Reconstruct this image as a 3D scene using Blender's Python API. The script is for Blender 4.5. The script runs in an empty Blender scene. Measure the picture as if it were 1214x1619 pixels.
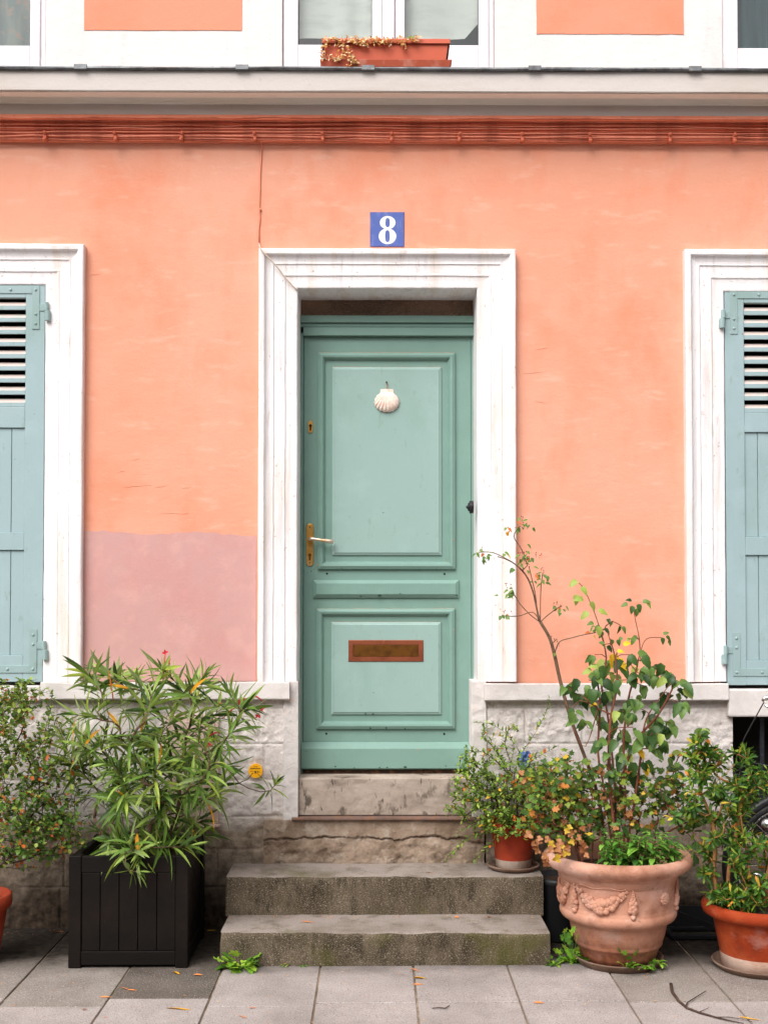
import bpy, math, random
from mathutils import Vector, Matrix, noise, Euler
R = math.radians
# ------------------------------------------------------------------ camera, sky, sun, exposure
S = bpy.context.scene
W0, H0, F0, PPX, PPY = 1214.0, 1619.0, 1850.0, 607.0, 912.0
CAM = Vector((0.0, -5.78, 1.572)); PITCH = R(1.5); YAW = R(0.4)
cd = bpy.data.cameras.new('camera'); cam = bpy.data.objects.new('camera', cd)
S.collection.objects.link(cam); S.camera = cam
cam.location = CAM; cam.rotation_euler = (R(90) + PITCH, 0, -YAW)
cd.sensor_fit = 'VERTICAL'; cd.sensor_height = 36; cd.lens = 36 * F0 / H0
cd.shift_y = (PPY - H0 / 2) / H0; cd.clip_start = 0.05; cd.clip_end = 2000
SUN_EL, SUN_AZ = R(48), math.atan2(-0.55, -1.0)
w = bpy.data.worlds.new('World'); S.world = w; w.use_nodes = True
nt = w.node_tree; nt.nodes.clear()
sky = nt.nodes.new('ShaderNodeTexSky'); sky.sky_type = 'NISHITA'; sky.sun_disc = False
sky.sun_elevation = SUN_EL; sky.sun_rotation = SUN_AZ; sky.air_density = 1.0; sky.dust_density = 5.0
hs = nt.nodes.new('ShaderNodeHueSaturation'); hs.inputs['Saturation'].default_value = 0.25
bg = nt.nodes.new('ShaderNodeBackground'); bg.inputs['Strength'].default_value = 0.10
wo = nt.nodes.new('ShaderNodeOutputWorld')
nt.links.new(sky.outputs[0], hs.inputs['Color']); nt.links.new(hs.outputs[0], bg.inputs[0]); nt.links.new(bg.outputs[0], wo.inputs[0])
sl = bpy.data.lights.new('sun', 'SUN'); sl.energy = 1.5; sl.angle = R(45); sl.color = (1.0, 0.985, 0.975)
so = bpy.data.objects.new('sun', sl); S.collection.objects.link(so)
sd = Vector((math.sin(SUN_AZ) * math.cos(SUN_EL), math.cos(SUN_AZ) * math.cos(SUN_EL), math.sin(SUN_EL)))
so.rotation_euler = sd.to_track_quat('Z', 'Y').to_euler(); so.location = sd * 20
S.view_settings.view_transform = 'Standard'; S.view_settings.look = 'None'
S.view_settings.gamma = 1; S.view_settings.exposure = 0.84
S.render.engine = 'CYCLES'

# ------------------------------------------------------------------ measuring helpers
_cr = Euler(cam.rotation_euler).to_matrix()
def ray(px, py): return _cr @ Vector(((px - PPX) / F0, -(py - PPY) / F0, -1.0))
def P(px, py, Y):
    d = ray(px, py); t = (Y - CAM.y) / d.y; return CAM + d * t
def G(px, py, z=0.0):
    d = ray(px, py); t = (z - CAM.z) / d.z; return CAM + d * t
def X(px, Y=0.0, py=800): return P(px, py, Y).x
def Z(py, Y=0.0, px=612): return P(px, py, Y).z

# ------------------------------------------------------------------ mesh builder
class MB:
    def __init__(s): s.v = []; s.f = []; s.m = []
    def add(s, vs, fs, mi=0):
        o = len(s.v); s.v += [Vector(a) for a in vs]
        for f in fs: s.f.append([o + i for i in f]); s.m.append(mi)
    def box(s, x0, x1, y0, y1, z0, z1, mi=0):
        s.add([(x0,y0,z0),(x1,y0,z0),(x1,y1,z0),(x0,y1,z0),(x0,y0,z1),(x1,y0,z1),(x1,y1,z1),(x0,y1,z1)],
              [(0,3,2,1),(4,5,6,7),(0,1,5,4),(1,2,6,5),(2,3,7,6),(3,0,4,7)], mi)
    def obox(s, c, ax, ay, az, mi=0):      # centre, three half-axis vectors
        c = Vector(c); ax, ay, az = Vector(ax), Vector(ay), Vector(az); vs = []
        for k in (-1, 1):
            for i, j in ((-1,-1),(1,-1),(1,1),(-1,1)): vs.append(c + ax*i + ay*j + az*k)
        s.add(vs, [(0,3,2,1),(4,5,6,7),(0,1,5,4),(1,2,6,5),(2,3,7,6),(3,0,4,7)], mi)
    def tube(s, pts, rad, n=6, mi=0, cap=True):
        pts = [Vector(p) for p in pts]
        if len(pts) < 2: return
        if not isinstance(rad, (list, tuple)): rad = [rad] * len(pts)
        o = len(s.v); nrm = None
        for i, p in enumerate(pts):
            t = (pts[min(i+1, len(pts)-1)] - pts[max(i-1, 0)])
            if t.length < 1e-9: t = Vector((0,0,1))
            t.normalize()
            if nrm is None:
                nrm = t.orthogonal().normalized()
            else:
                nrm = nrm - t * nrm.dot(t)
                if nrm.length < 1e-6: nrm = t.orthogonal()
                nrm.normalize()
            b = t.cross(nrm)
            for k in range(n):
                a = 2*math.pi*k/n; s.v.append(p + (nrm*math.cos(a) + b*math.sin(a)) * rad[i])
        for i in range(len(pts)-1):
            for k in range(n):
                k2 = (k+1) % n
                s.f.append([o+i*n+k, o+i*n+k2, o+(i+1)*n+k2, o+(i+1)*n+k]); s.m.append(mi)
        if cap:
            s.f.append([o+k for k in range(n)][::-1]); s.m.append(mi)
            s.f.append([o+(len(pts)-1)*n+k for k in range(n)]); s.m.append(mi)
    def lathe(s, prof, c=(0,0,0), n=48, mi=0, fn=None):
        o = len(s.v); c = Vector(c); m = len(prof)
        for (r, z) in prof:
            for k in range(n):
                a = 2*math.pi*k/n; rr = r + (fn(r, z, a) if fn else 0)
                s.v.append(c + Vector((rr*math.cos(a), rr*math.sin(a), z)))
        for i in range(m-1):
            for k in range(n):
                k2 = (k+1) % n
                s.f.append([o+i*n+k, o+i*n+k2, o+(i+1)*n+k2, o+(i+1)*n+k]); s.m.append(mi)
    def blob(s, c, r, mi=0, n=7, m=5, sq=(1,1,1), rot=None):
        c = Vector(c); vs = []; fs = []
        for i in range(m+1):
            th = math.pi*i/m
            for k in range(n):
                a = 2*math.pi*k/n
                q = Vector((math.sin(th)*math.cos(a)*r*sq[0], math.sin(th)*math.sin(a)*r*sq[1], math.cos(th)*r*sq[2]))
                if rot: q = rot @ q
                vs.append(c + q)
        for i in range(m):
            for k in range(n):
                k2 = (k+1) % n; fs.append((i*n+k, (i+1)*n+k, (i+1)*n+k2, i*n+k2))
        s.add(vs, fs, mi)
    def sweep(s, x0, x1, z0, z1, prof, closed=False, mi=0, seg=1, wob=0.0, yb=0.0, seed=0):
        """profile (u inward, v towards the viewer) swept round a rectangle; open = no bottom side"""
        cols = []
        for (u, v) in prof:
            cs = [(x0+u, (z0+u) if closed else z0), (x0+u, z1-u), (x1-u, z1-u), (x1-u, (z0+u) if closed else z0)]
            if closed: cs.append(cs[0])
            pts = []
            for i in range(len(cs)-1):
                for k in range(seg):
                    t = k/seg; pts.append((cs[i][0]*(1-t)+cs[i+1][0]*t, cs[i][1]*(1-t)+cs[i+1][1]*t))
            if not closed: pts.append(cs[-1])
            q = []
            for (a, b) in pts:
                dx = dy = dz = 0
                if wob:
                    n1 = noise.noise_vector(Vector((a*2.3+seed, b*2.3, u*3))) ; n2 = noise.noise_vector(Vector((a*11+seed, b*11, u*7+5)))
                    dx = (n1.x+n2.x*.6)*wob; dy = (n1.y+n2.y*.6)*wob*.6; dz = (n1.z+n2.z*.6)*wob
                q.append(Vector((a+dx, yb-v+dy, b+dz)))
            cols.append(q)
        L = len(cols[0]); o = len(s.v)
        for q in cols: s.v += q
        for i in range(len(prof)-1):
            for k in range(L if closed else L-1):
                k2 = (k+1) % L
                s.f.append([o+i*L+k, o+i*L+k2, o+(i+1)*L+k2, o+(i+1)*L+k]); s.m.append(mi)
    def build(s, name, mats, parent=None, smooth=False, bevel=0, origin=None, recalc=True, segs=2):
        me = bpy.data.meshes.new(name)
        off = Vector((0,0,0))
        if parent is not None: off = wloc(parent)
        if origin is not None: off = Vector(origin)
        me.from_pydata([tuple(a - off) for a in s.v], [], s.f)
        if not isinstance(mats, (list, tuple)): mats = [mats]
        for m in mats: me.materials.append(m)
        me.polygons.foreach_set('material_index', s.m)
        if smooth: me.polygons.foreach_set('use_smooth', [True]*len(s.f))
        me.update()
        if recalc:
            import bmesh
            bm = bmesh.new(); bm.from_mesh(me); bmesh.ops.recalc_face_normals(bm, faces=bm.faces); bm.to_mesh(me); bm.free()
        o = bpy.data.objects.new(name, me); S.collection.objects.link(o)
        if parent is not None:
            o.parent = parent
            if origin is not None: o.location = off - wloc(parent)
        else: o.location = off
        if bevel:
            b = o.modifiers.new('bevel', 'BEVEL'); b.width = bevel; b.segments = segs; b.limit_method = 'ANGLE'; b.angle_limit = R(35)
        return o
def _split(mb):
    par = list(range(len(mb.v)))
    def find(a):
        while par[a] != a: par[a] = par[par[a]]; a = par[a]
        return a
    for f in mb.f:
        r0 = find(f[0])
        for i in f[1:]: par[find(i)] = r0
    comp = {}
    for f, m in zip(mb.f, mb.m): comp.setdefault(find(f[0]), []).append((f, m))
    out = []
    for c in comp.values():
        q = MB(); ix = {}
        for f, m in c:
            nf = []
            for i in f:
                if i not in ix: ix[i] = len(q.v); q.v.append(mb.v[i])
                nf.append(ix[i])
            q.f.append(nf); q.m.append(m)
        out.append(q)
    return out
def build_each(mb, name, mats, parent, **kw):
    return [q.build(name, mats, parent, **kw) for q in _split(mb)]
def wloc(o):
    v = Vector((0,0,0))
    while o is not None: v += Vector(o.location); o = o.parent
    return v
def tag(o, label=None, cat=None, group=None, kind=None):
    if label: o['label'] = label
    if cat: o['category'] = cat
    if group: o['group'] = group
    if kind: o['kind'] = kind
    return o
def thing(name, loc, label, cat, group=None):
    o = bpy.data.objects.new(name, None); S.collection.objects.link(o); o.location = loc; o.empty_display_size = .1
    return tag(o, label, cat, group)

# ------------------------------------------------------------------ materials
def srgb(r, g, b, k=1.0):
    f = lambda c: ((c/255)/12.92 if c/255 <= .04045 else ((c/255+.055)/1.055)**2.4)
    return tuple(min(1, f(c)*k) for c in (r, g, b)) + (1,)
def mat(name, col, rough=.75, layers=(), bumps=(), metal=0, spec=.3, transl=0, sheen=0):
    """layers: (colour, scale, lo, hi, amount[, stretch(x,y,z)[, detail]]) ; bumps: (scale, distance[, detail[, stretch]])"""
    m = bpy.data.materials.new(name); m.use_nodes = True; n = m.node_tree.nodes; l = m.node_tree.links
    b = n['Principled BSDF']; b.inputs['Roughness'].default_value = rough; b.inputs['Metallic'].default_value = metal
    b.inputs['Specular IOR Level'].default_value = spec
    tc = n.new('ShaderNodeTexCoord'); cur = None
    rgb = n.new('ShaderNodeRGB'); rgb.outputs[0].default_value = col if len(col) == 4 else tuple(col)+(1,); cur = rgb.outputs[0]
    def nz(scale, detail, stretch, seed):
        mp = n.new('ShaderNodeMapping'); mp.inputs['Scale'].default_value = stretch; mp.inputs['Location'].default_value = (seed*3.7, seed*1.3, seed*2.1)
        l.new(tc.outputs['Object'], mp.inputs[0])
        t = n.new('ShaderNodeTexNoise'); t.inputs['Scale'].default_value = scale; t.inputs['Detail'].default_value = detail
        t.inputs['Roughness'].default_value = .6; l.new(mp.outputs[0], t.inputs['Vector']); return t.outputs['Fac']
    for i, L in enumerate(layers):
        c, sc, lo, hi, am = L[:5]; st = L[5] if len(L) > 5 else (1,1,1); de = L[6] if len(L) > 6 else 5
        f = nz(sc, de, st, i+1)
        mr = n.new('ShaderNodeMapRange'); mr.inputs[1].default_value = lo; mr.inputs[2].default_value = hi; mr.inputs[4].default_value = am
        l.new(f, mr.inputs[0])
        mx = n.new('ShaderNodeMix'); mx.data_type = 'RGBA'; l.new(mr.outputs[0], mx.inputs[0]); l.new(cur, mx.inputs[6])
        mx.inputs[7].default_value = c if len(c) == 4 else tuple(c)+(1,); cur = mx.outputs[2]
    m['_cur'] = 0
    l.new(cur, b.inputs['Base Color'])
    prev = None
    for i, B in enumerate(bumps):
        sc, di = B[:2]; de = B[2] if len(B) > 2 else 4; st = B[3] if len(B) > 3 else (1,1,1)
        bp = n.new('ShaderNodeBump'); bp.inputs['Strength'].default_value = 1.0; bp.inputs['Distance'].default_value = di
        l.new(nz(sc, de, st, i+11), bp.inputs['Height'])
        if prev: l.new(prev, bp.inputs['Normal'])
        prev = bp.outputs[0]
    if prev: l.new(prev, b.inputs['Normal'])
    if transl:
        out = n['Material Output']; tr = n.new('ShaderNodeBsdfTranslucent'); l.new(cur, tr.inputs[0])
        ms = n.new('ShaderNodeMixShader'); ms.inputs[0].default_value = transl
        l.new(b.outputs[0], ms.inputs[1]); l.new(tr.outputs[0], ms.inputs[2]); l.new(ms.outputs[0], out.inputs[0])
    return m
def dirt_shade_mask(m, axis, lo, hi, scale, amp, c0, c1):
    """ragged dark zone, dirt plus painted shade: axis coordinate + noise between lo (none) and hi (full)"""
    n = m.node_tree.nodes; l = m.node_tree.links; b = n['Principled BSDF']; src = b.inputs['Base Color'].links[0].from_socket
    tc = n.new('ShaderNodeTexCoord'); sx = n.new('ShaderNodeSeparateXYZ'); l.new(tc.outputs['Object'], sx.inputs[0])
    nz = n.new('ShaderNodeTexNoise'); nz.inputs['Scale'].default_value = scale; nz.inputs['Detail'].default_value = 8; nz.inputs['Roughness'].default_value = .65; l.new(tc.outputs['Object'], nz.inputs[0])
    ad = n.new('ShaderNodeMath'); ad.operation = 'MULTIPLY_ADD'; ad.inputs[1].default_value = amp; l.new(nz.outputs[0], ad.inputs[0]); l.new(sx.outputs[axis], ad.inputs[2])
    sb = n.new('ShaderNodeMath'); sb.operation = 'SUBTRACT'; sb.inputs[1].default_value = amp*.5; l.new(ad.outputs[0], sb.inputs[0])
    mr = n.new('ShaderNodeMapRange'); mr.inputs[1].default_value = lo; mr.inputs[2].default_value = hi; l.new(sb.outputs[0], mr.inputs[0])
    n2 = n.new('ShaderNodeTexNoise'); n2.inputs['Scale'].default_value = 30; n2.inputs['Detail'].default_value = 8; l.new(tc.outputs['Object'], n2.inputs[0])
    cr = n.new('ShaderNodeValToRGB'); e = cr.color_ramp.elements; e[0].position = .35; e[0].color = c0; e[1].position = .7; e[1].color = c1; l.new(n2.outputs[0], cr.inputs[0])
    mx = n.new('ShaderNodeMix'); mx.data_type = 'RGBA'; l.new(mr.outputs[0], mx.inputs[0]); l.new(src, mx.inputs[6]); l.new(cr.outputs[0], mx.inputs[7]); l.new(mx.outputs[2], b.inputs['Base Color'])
def leafm(name, r, g, b, rough=.5, tr=.3, k=1.0):
    c = srgb(min(255, r*1.06), g, b*.86, k*1.2); d = tuple(x*.7 for x in c[:3])+(1,); e = tuple(min(1, x*1.25) for x in c[:3])+(1,)
    return mat(name, c, rough, [(d, 30, .45, .7, .5), (e, 9, .5, .75, .5)], (), spec=.35, transl=tr)

SALMON = srgb(241, 168, 139, .88)
m_salmon = mat('salmon_plaster', SALMON, .9,
    [(srgb(243,178,152,.88), 1.3, .42, .62, .7), (srgb(241,150,115,.88), 2.1, .52, .68, .55), (srgb(240,140,102,.88), 5, .55, .7, .28, (1,1,.45)),
     (srgb(246,198,176,.9), 9, .58, .72, .4, (.5,1,1.8)), (srgb(238,136,98,.88), 1.1, .58, .68, .16, (1.6,1,.8)), (srgb(238,128,92,.9), 60, .62, .78, .2, (1,1,.5))],
    [(6, .004, 5, (.7,1,1.5)), (70, .0012, 4), (260, .0005, 3)], spec=.15)
m_salmon_up = mat('salmon_panel_plaster', srgb(248,160,130,.9), .9, [(srgb(242,140,106,.9), 2, .45, .65, .5)], [(8, .003), (90, .001)], spec=.15)
m_pink = mat('pink_patch_plaster', srgb(212,164,158,.88), .9, [(srgb(214,148,142,.9), 3, .5, .7, .5), (srgb(234,180,170,.9), 7, .5, .7, .4)], [(9, .003), (90, .001)], spec=.15)
m_white = mat('white_plaster', srgb(240,235,231,.9), .85, [(srgb(234,222,216,.93), 3, .5, .7, .5, (1,1,.25)), (srgb(214,205,205,.93), 7, .58, .72, .35, (2.5,1,.2)), (srgb(190,160,140,.9), 40, .66, .75, .35)],
    [(10, .004), (55, .0018, 5)], spec=.2)
m_trim = mat('white_surround_paint', srgb(245,240,240,.93), .8, [(srgb(228,212,200,.93), 5, .5, .66, .7, (2.5,1,.3)), (srgb(206,196,198,.93), 9, .54, .68, .45, (3,1,.15)), (srgb(196,164,140,.9), 14, .62, .72, .4, (2.4,1,.5)), (srgb(170,135,110,.9), 46, .64, .72, .6)],
    [(14, .003, 5), (70, .0014, 5)], spec=.25)
m_cornice = mat('cornice_paint', srgb(212,203,197,.93), .85, [(srgb(188,172,154,.93), 3, .48, .7, .6, (.3,1,2)), (srgb(170,140,110,.9), 30, .66, .76, .4)], [(20, .002), (90, .001)], spec=.2)
m_cove = mat('cove_paint', srgb(255,250,240,.96), .85, [(srgb(248,230,206,.96), 3, .48, .7, .6, (.3,1,2)), (srgb(150,120,95,.9), 40, .68, .76, .4)], [(20, .002)], spec=.2)
m_zinc = mat('zinc', srgb(120,122,124), .5, [(srgb(80,80,82), 14, .45, .6, .7), (srgb(170,165,158), 30, .6, .7, .5)], [(30, .002)], metal=.5)
m_band = mat('orange_band_paint', srgb(250,156,122), .7, [(srgb(232,126,92), 6, .45, .65, .7, (.3,1,2)), (srgb(226,122,88), 22, .55, .7, .5)], [(60, .0015)])
m_cable = mat('orange_cable_paint', srgb(246,158,128), .55, [(srgb(160,66,44), 9, .45, .65, .6), (srgb(235,150,120), 35, .6, .7, .5)], [(120, .0005)])
m_cable_d = mat('dark_cable_paint', srgb(206,110,80), .6, [(srgb(110,48,34), 9, .45, .65, .6)])
DOORC = srgb(137,172,156)
def paintwood(name, c, d, chips=.9):
    return mat(name, c, .5, [(d, 2.2, .45, .68, .55, (1,1,.6)), (tuple(min(1,x*1.12) for x in c[:3])+(1,), 7, .52, .7, .5), (srgb(112,140,122), 1.7, .56, .72, .35, (1,1,.8)), (srgb(96,128,112), 90, .66, .72, .5), (srgb(120,140,118), 18, .62, .7, .35, (1,1,.5)), (srgb(60,84,72), 28, .745, .75, chips)],
        [(120, .0006, 3, (1,1,.1)), (16, .0008)], spec=.4)
m_door = paintwood('door_green_paint', srgb(119,151,140), srgb(110,143,130))
m_door_p = paintwood('door_panel_paint', srgb(145,171,164), srgb(136,165,157))
m_shut = paintwood('shutter_green_paint', srgb(156,177,180), srgb(146,170,172))
m_faded_lit = mat('faded_lit_louvre_paint', srgb(206,186,178), .7, [(srgb(176,186,178), 20, .5, .65, .7)])  # slat slopes: faded paint, sky light put into the colour
m_strap = paintwood('strap_green_paint', srgb(150,172,172), srgb(138,164,162))
m_dust = mat('door_ledge_dust', srgb(176,140,114), .9, [(srgb(140,150,128), 12, .45, .6, .8)])
m_dark = mat('dark_void', (.012,.010,.008), .9)
m_hole = mat('dark_hole', (.02,.015,.01), .9)
m_brass = mat('worn_brass', srgb(214,160,78), .38, [(srgb(232,200,150), 30, .5, .65, .5), (srgb(150,100,40), 60, .6, .7, .6)], [(200, .0003)], metal=.75)
m_steel = mat('worn_lever_metal', srgb(220,200,180), .32, [(srgb(214,160,84), 25, .5, .6, .8)], metal=.75)
m_copper = mat('copper_plate', srgb(150,84,58), .45, [(srgb(120,62,40), 14, .45, .65, .6), (srgb(178,110,84), 40, .6, .7, .4)], [(150, .0004)], metal=.5)
m_bronze = mat('bronze_flap', srgb(116,74,28), .42, [(srgb(84,52,22), 16, .45, .62, .8)], [(150, .0004)], metal=.5)
m_iron = mat('dark_iron', srgb(46,46,50), .4, [(srgb(90,92,98), 40, .55, .7, .6)], metal=.3)
m_blue = mat('blue_enamel', srgb(72,94,168), .45, [(srgb(120,132,184), 26, .5, .7, .6, (2,1,.5)), (srgb(160,150,150), 55, .64, .72, .7)], [(60, .0008)], spec=.5)
m_digit = mat('white_enamel', srgb(236,234,232), .4, [(srgb(205,205,212), 50, .55, .7, .5)])
m_shell = mat('scallop', srgb(240,222,208), .55, [(srgb(236,190,174), 24, .45, .6, .7), (srgb(214,180,150), 60, .58, .7, .5)], [(120, .0006)])
m_string = mat('string', srgb(190,140,90), .9)
m_pvc = mat('window_frame_pvc', srgb(236,228,232), .35, [(srgb(205,190,185), 8, .55, .7, .4)], spec=.5)
m_stone_sill = mat('grey_sill_stone', srgb(214,206,202), .9, [(srgb(190,182,178), 5, .45, .65, .7), (srgb(226,220,216), 14, .52, .7, .5), (srgb(150,138,128), 60, .62, .75, .4)], [(18, .004, 6), (120, .0015, 4)], spec=.2)
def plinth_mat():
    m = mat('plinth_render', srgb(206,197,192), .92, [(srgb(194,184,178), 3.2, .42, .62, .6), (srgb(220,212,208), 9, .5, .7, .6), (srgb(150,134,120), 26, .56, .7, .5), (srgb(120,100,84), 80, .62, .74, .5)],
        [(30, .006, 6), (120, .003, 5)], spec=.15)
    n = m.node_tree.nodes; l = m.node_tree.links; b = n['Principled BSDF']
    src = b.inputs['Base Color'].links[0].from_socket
    # unpainted brown lower courses (a different stone, shade in the colour), ragged limit
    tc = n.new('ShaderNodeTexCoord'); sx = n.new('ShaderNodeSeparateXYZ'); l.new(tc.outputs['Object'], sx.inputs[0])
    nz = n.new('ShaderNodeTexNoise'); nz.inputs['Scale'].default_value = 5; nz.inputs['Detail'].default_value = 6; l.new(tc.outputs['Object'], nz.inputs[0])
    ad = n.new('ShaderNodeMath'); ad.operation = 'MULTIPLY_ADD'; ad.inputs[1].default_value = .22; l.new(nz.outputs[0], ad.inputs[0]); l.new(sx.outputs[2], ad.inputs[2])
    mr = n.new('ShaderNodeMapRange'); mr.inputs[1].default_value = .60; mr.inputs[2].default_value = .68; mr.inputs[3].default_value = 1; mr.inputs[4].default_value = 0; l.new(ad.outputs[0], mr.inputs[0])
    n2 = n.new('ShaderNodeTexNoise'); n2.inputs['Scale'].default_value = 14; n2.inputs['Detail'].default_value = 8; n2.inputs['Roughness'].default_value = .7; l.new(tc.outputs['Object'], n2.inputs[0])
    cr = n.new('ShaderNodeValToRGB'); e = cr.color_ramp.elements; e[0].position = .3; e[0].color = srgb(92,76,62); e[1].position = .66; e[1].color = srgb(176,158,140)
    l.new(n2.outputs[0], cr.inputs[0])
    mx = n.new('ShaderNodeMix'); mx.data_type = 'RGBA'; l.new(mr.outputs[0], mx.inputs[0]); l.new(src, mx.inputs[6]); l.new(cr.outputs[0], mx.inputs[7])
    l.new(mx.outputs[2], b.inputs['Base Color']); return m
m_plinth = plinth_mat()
m_thresh = mat('threshold_stone', srgb(158,143,130), .9, [(srgb(180,165,152), 5, .45, .65, .7), (srgb(112,100,90), 4.5, .48, .62, .75, (.7,1,1.3)), (srgb(72,62,54), 11, .57, .66, .8, (1,1,.7)), (srgb(60,52,44), 30, .63, .69, .8, (2,1,.5)), (srgb(230,224,216), 60, .7, .74, .6)], [(24, .004, 6), (120, .0015)], spec=.2)
m_rust = mat('rusty_iron_strip', srgb(116,92,82), .8, [(srgb(134,96,72), 16, .5, .62, .8), (srgb(86,66,58), 8, .5, .7, .6)], [(60, .002)])
m_ledgest = mat('weathered_stone', srgb(150,131,114), .95, [(srgb(118,98,80), 6, .45, .62, .8), (srgb(186,174,160), 14, .54, .7, .6), (srgb(74,64,54), 22, .6, .7, .6)], [(22, .008, 7), (90, .003, 5)], spec=.15)
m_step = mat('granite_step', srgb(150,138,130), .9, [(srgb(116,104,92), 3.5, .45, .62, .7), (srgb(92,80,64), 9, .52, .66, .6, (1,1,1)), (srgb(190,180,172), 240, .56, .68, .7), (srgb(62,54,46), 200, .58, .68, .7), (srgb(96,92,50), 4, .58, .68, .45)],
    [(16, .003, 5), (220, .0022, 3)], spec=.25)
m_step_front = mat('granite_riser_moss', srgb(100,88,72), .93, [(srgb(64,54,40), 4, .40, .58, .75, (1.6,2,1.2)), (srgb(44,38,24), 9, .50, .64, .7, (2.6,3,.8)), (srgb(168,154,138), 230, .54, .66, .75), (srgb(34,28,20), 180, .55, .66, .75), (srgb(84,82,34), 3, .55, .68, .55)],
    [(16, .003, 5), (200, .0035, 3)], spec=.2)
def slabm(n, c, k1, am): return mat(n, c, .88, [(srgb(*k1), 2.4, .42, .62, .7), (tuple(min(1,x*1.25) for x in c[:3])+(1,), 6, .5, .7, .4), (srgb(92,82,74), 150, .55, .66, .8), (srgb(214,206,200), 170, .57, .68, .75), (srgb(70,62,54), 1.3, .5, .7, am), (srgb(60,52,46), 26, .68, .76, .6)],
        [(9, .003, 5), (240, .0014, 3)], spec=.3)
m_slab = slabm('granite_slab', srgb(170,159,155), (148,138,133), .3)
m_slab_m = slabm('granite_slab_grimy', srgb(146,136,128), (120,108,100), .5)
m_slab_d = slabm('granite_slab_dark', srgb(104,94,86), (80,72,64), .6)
for _m in (m_slab, m_slab_m, m_slab_d): dirt_shade_mask(_m, 1, -.74, -.42, 5, .36, srgb(22,17,13), srgb(58,49,39))  # dark soil strip by the wall, plant and contact shade painted in
m_joint = mat('joint_dirt', srgb(126,110,94), .95, [(srgb(168,150,128), 9, .5, .6, .8), (srgb(84,84,48), 5, .56, .66, .7)], [(90, .004)])
m_ground = mat('street_asphalt', (.06,.06,.06,1), .9, [((.09,.088,.085,1), 3, .45, .6, .6)], [(120, .004)])
m_planter = mat('dark_brown_planter', srgb(15,10,7), .6, [(srgb(28,19,14), 5, .45, .65, .7), (srgb(72,56,46), 120, .68, .74, .4)], [(160, .0006, 3, (.2,.2,1)), (40, .0008)], spec=.18)
m_soil = mat('soil', srgb(58,42,32), .95, [(srgb(92,68,50), 40, .5, .65, .8)], [(50, .012)])
def terra(name, c, hi, lo, white=.0):
    return mat(name, c, .8, [(hi, 4, .46, .66, .75), (lo, 7, .5, .68, .7), (srgb(214,196,184), 5, .56, .72, white, (1,1,1.4)), (srgb(92,62,48), 34, .62, .74, .55), (srgb(104,64,42), 2.6, .56, .70, .35), (srgb(80,84,60), 3.1, .6, .76, .35)], [(14, .003, 5), (110, .0014, 4)], spec=.25)
m_urn = terra('aged_terracotta', srgb(194,142,118), srgb(220,180,164), srgb(140,86,62), .6)
m_potr = terra('red_terracotta', srgb(150,54,20), srgb(184,88,48), srgb(106,36,12), .3)
m_potr_w = terra('limed_terracotta', srgb(206,170,150), srgb(222,196,180), srgb(180,120,92), .8)
m_potsm = terra('glazed_red_pot', srgb(148,50,26), srgb(168,70,42), srgb(110,40,26), .12)
m_potsm_w = terra('limed_pot_foot', srgb(170,150,136), srgb(190,176,160), srgb(120,90,74), .5)
m_sauc = terra('grey_brown_saucer', srgb(112,88,74), srgb(140,114,98), srgb(70,54,44), .2)
m_plas = mat('terracotta_plastic', srgb(206,96,66), .5, [(srgb(186,80,52), 6, .5, .7, .5)], [(40, .0006)], spec=.4)
m_plas2 = mat('faded_plastic_tray', srgb(176,82,56), .6, [(srgb(202,140,120), 16, .5, .65, .6, (1,1,.4)), (srgb(130,56,38), 8, .55, .7, .5)])
m_sticker = mat('yellow_sticker', srgb(250,178,20), .5, [(srgb(240,160,20), 30, .5, .7, .5)])
m_ink = mat('dark_ink', srgb(40,34,30), .7)
m_tyre = mat('tyre_rubber', (.018,.018,.018,1), .6, [((.04,.038,.036,1), 30, .5, .65, .6)], [(90, .001)])
m_chrome = mat('chrome', (.75,.75,.75,1), .22, metal=1.0)
m_blackp = mat('black_paint', (.02,.02,.022,1), .4)
m_bag = mat('blue_plastic', srgb(104,134,190), .4, [(srgb(70,96,150), 20, .5, .6, .7)])

dirt_shade_mask(m_plinth, 2, .36, .10, 4, .30, srgb(44,36,29), srgb(84,70,58))  # damp dirt at the wall foot, deepened with painted contact shade
def glass(name, tint=(.9,.95,.93), rough=.02, bump=0):
    m = bpy.data.materials.new(name); m.use_nodes = True; n = m.node_tree.nodes; l = m.node_tree.links
    n.clear(); out = n.new('ShaderNodeOutputMaterial')
    g = n.new('ShaderNodeBsdfGlossy'); g.inputs['Roughness'].default_value = rough
    t = n.new('ShaderNodeBsdfTransparent'); t.inputs[0].default_value = tint+(1,)
    fr = n.new('ShaderNodeLayerWeight'); pw = n.new('ShaderNodeMath'); pw.operation = 'POWER'; pw.inputs[1].default_value = 3; l.new(fr.outputs['Facing'], pw.inputs[0])
    ma = n.new('ShaderNodeMath'); ma.operation = 'MULTIPLY_ADD'; ma.inputs[1].default_value = .8; ma.inputs[2].default_value = .11; l.new(pw.outputs[0], ma.inputs[0])
    mx = n.new('ShaderNodeMixShader'); l.new(ma.outputs[0], mx.inputs[0]); l.new(t.outputs[0], mx.inputs[1]); l.new(g.outputs[0], mx.inputs[2]); l.new(mx.outputs[0], out.inputs[0])
    if bump:
        tc = n.new('ShaderNodeTexCoord'); nz = n.new('ShaderNodeTexNoise'); nz.inputs['Scale'].default_value = 1.5; l.new(tc.outputs['Object'], nz.inputs[0])
        bp = n.new('ShaderNodeBump'); bp.inputs['Distance'].default_value = bump; l.new(nz.outputs[0], bp.inputs['Height']); l.new(bp.outputs[0], g.inputs['Normal'])
    return m
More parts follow.
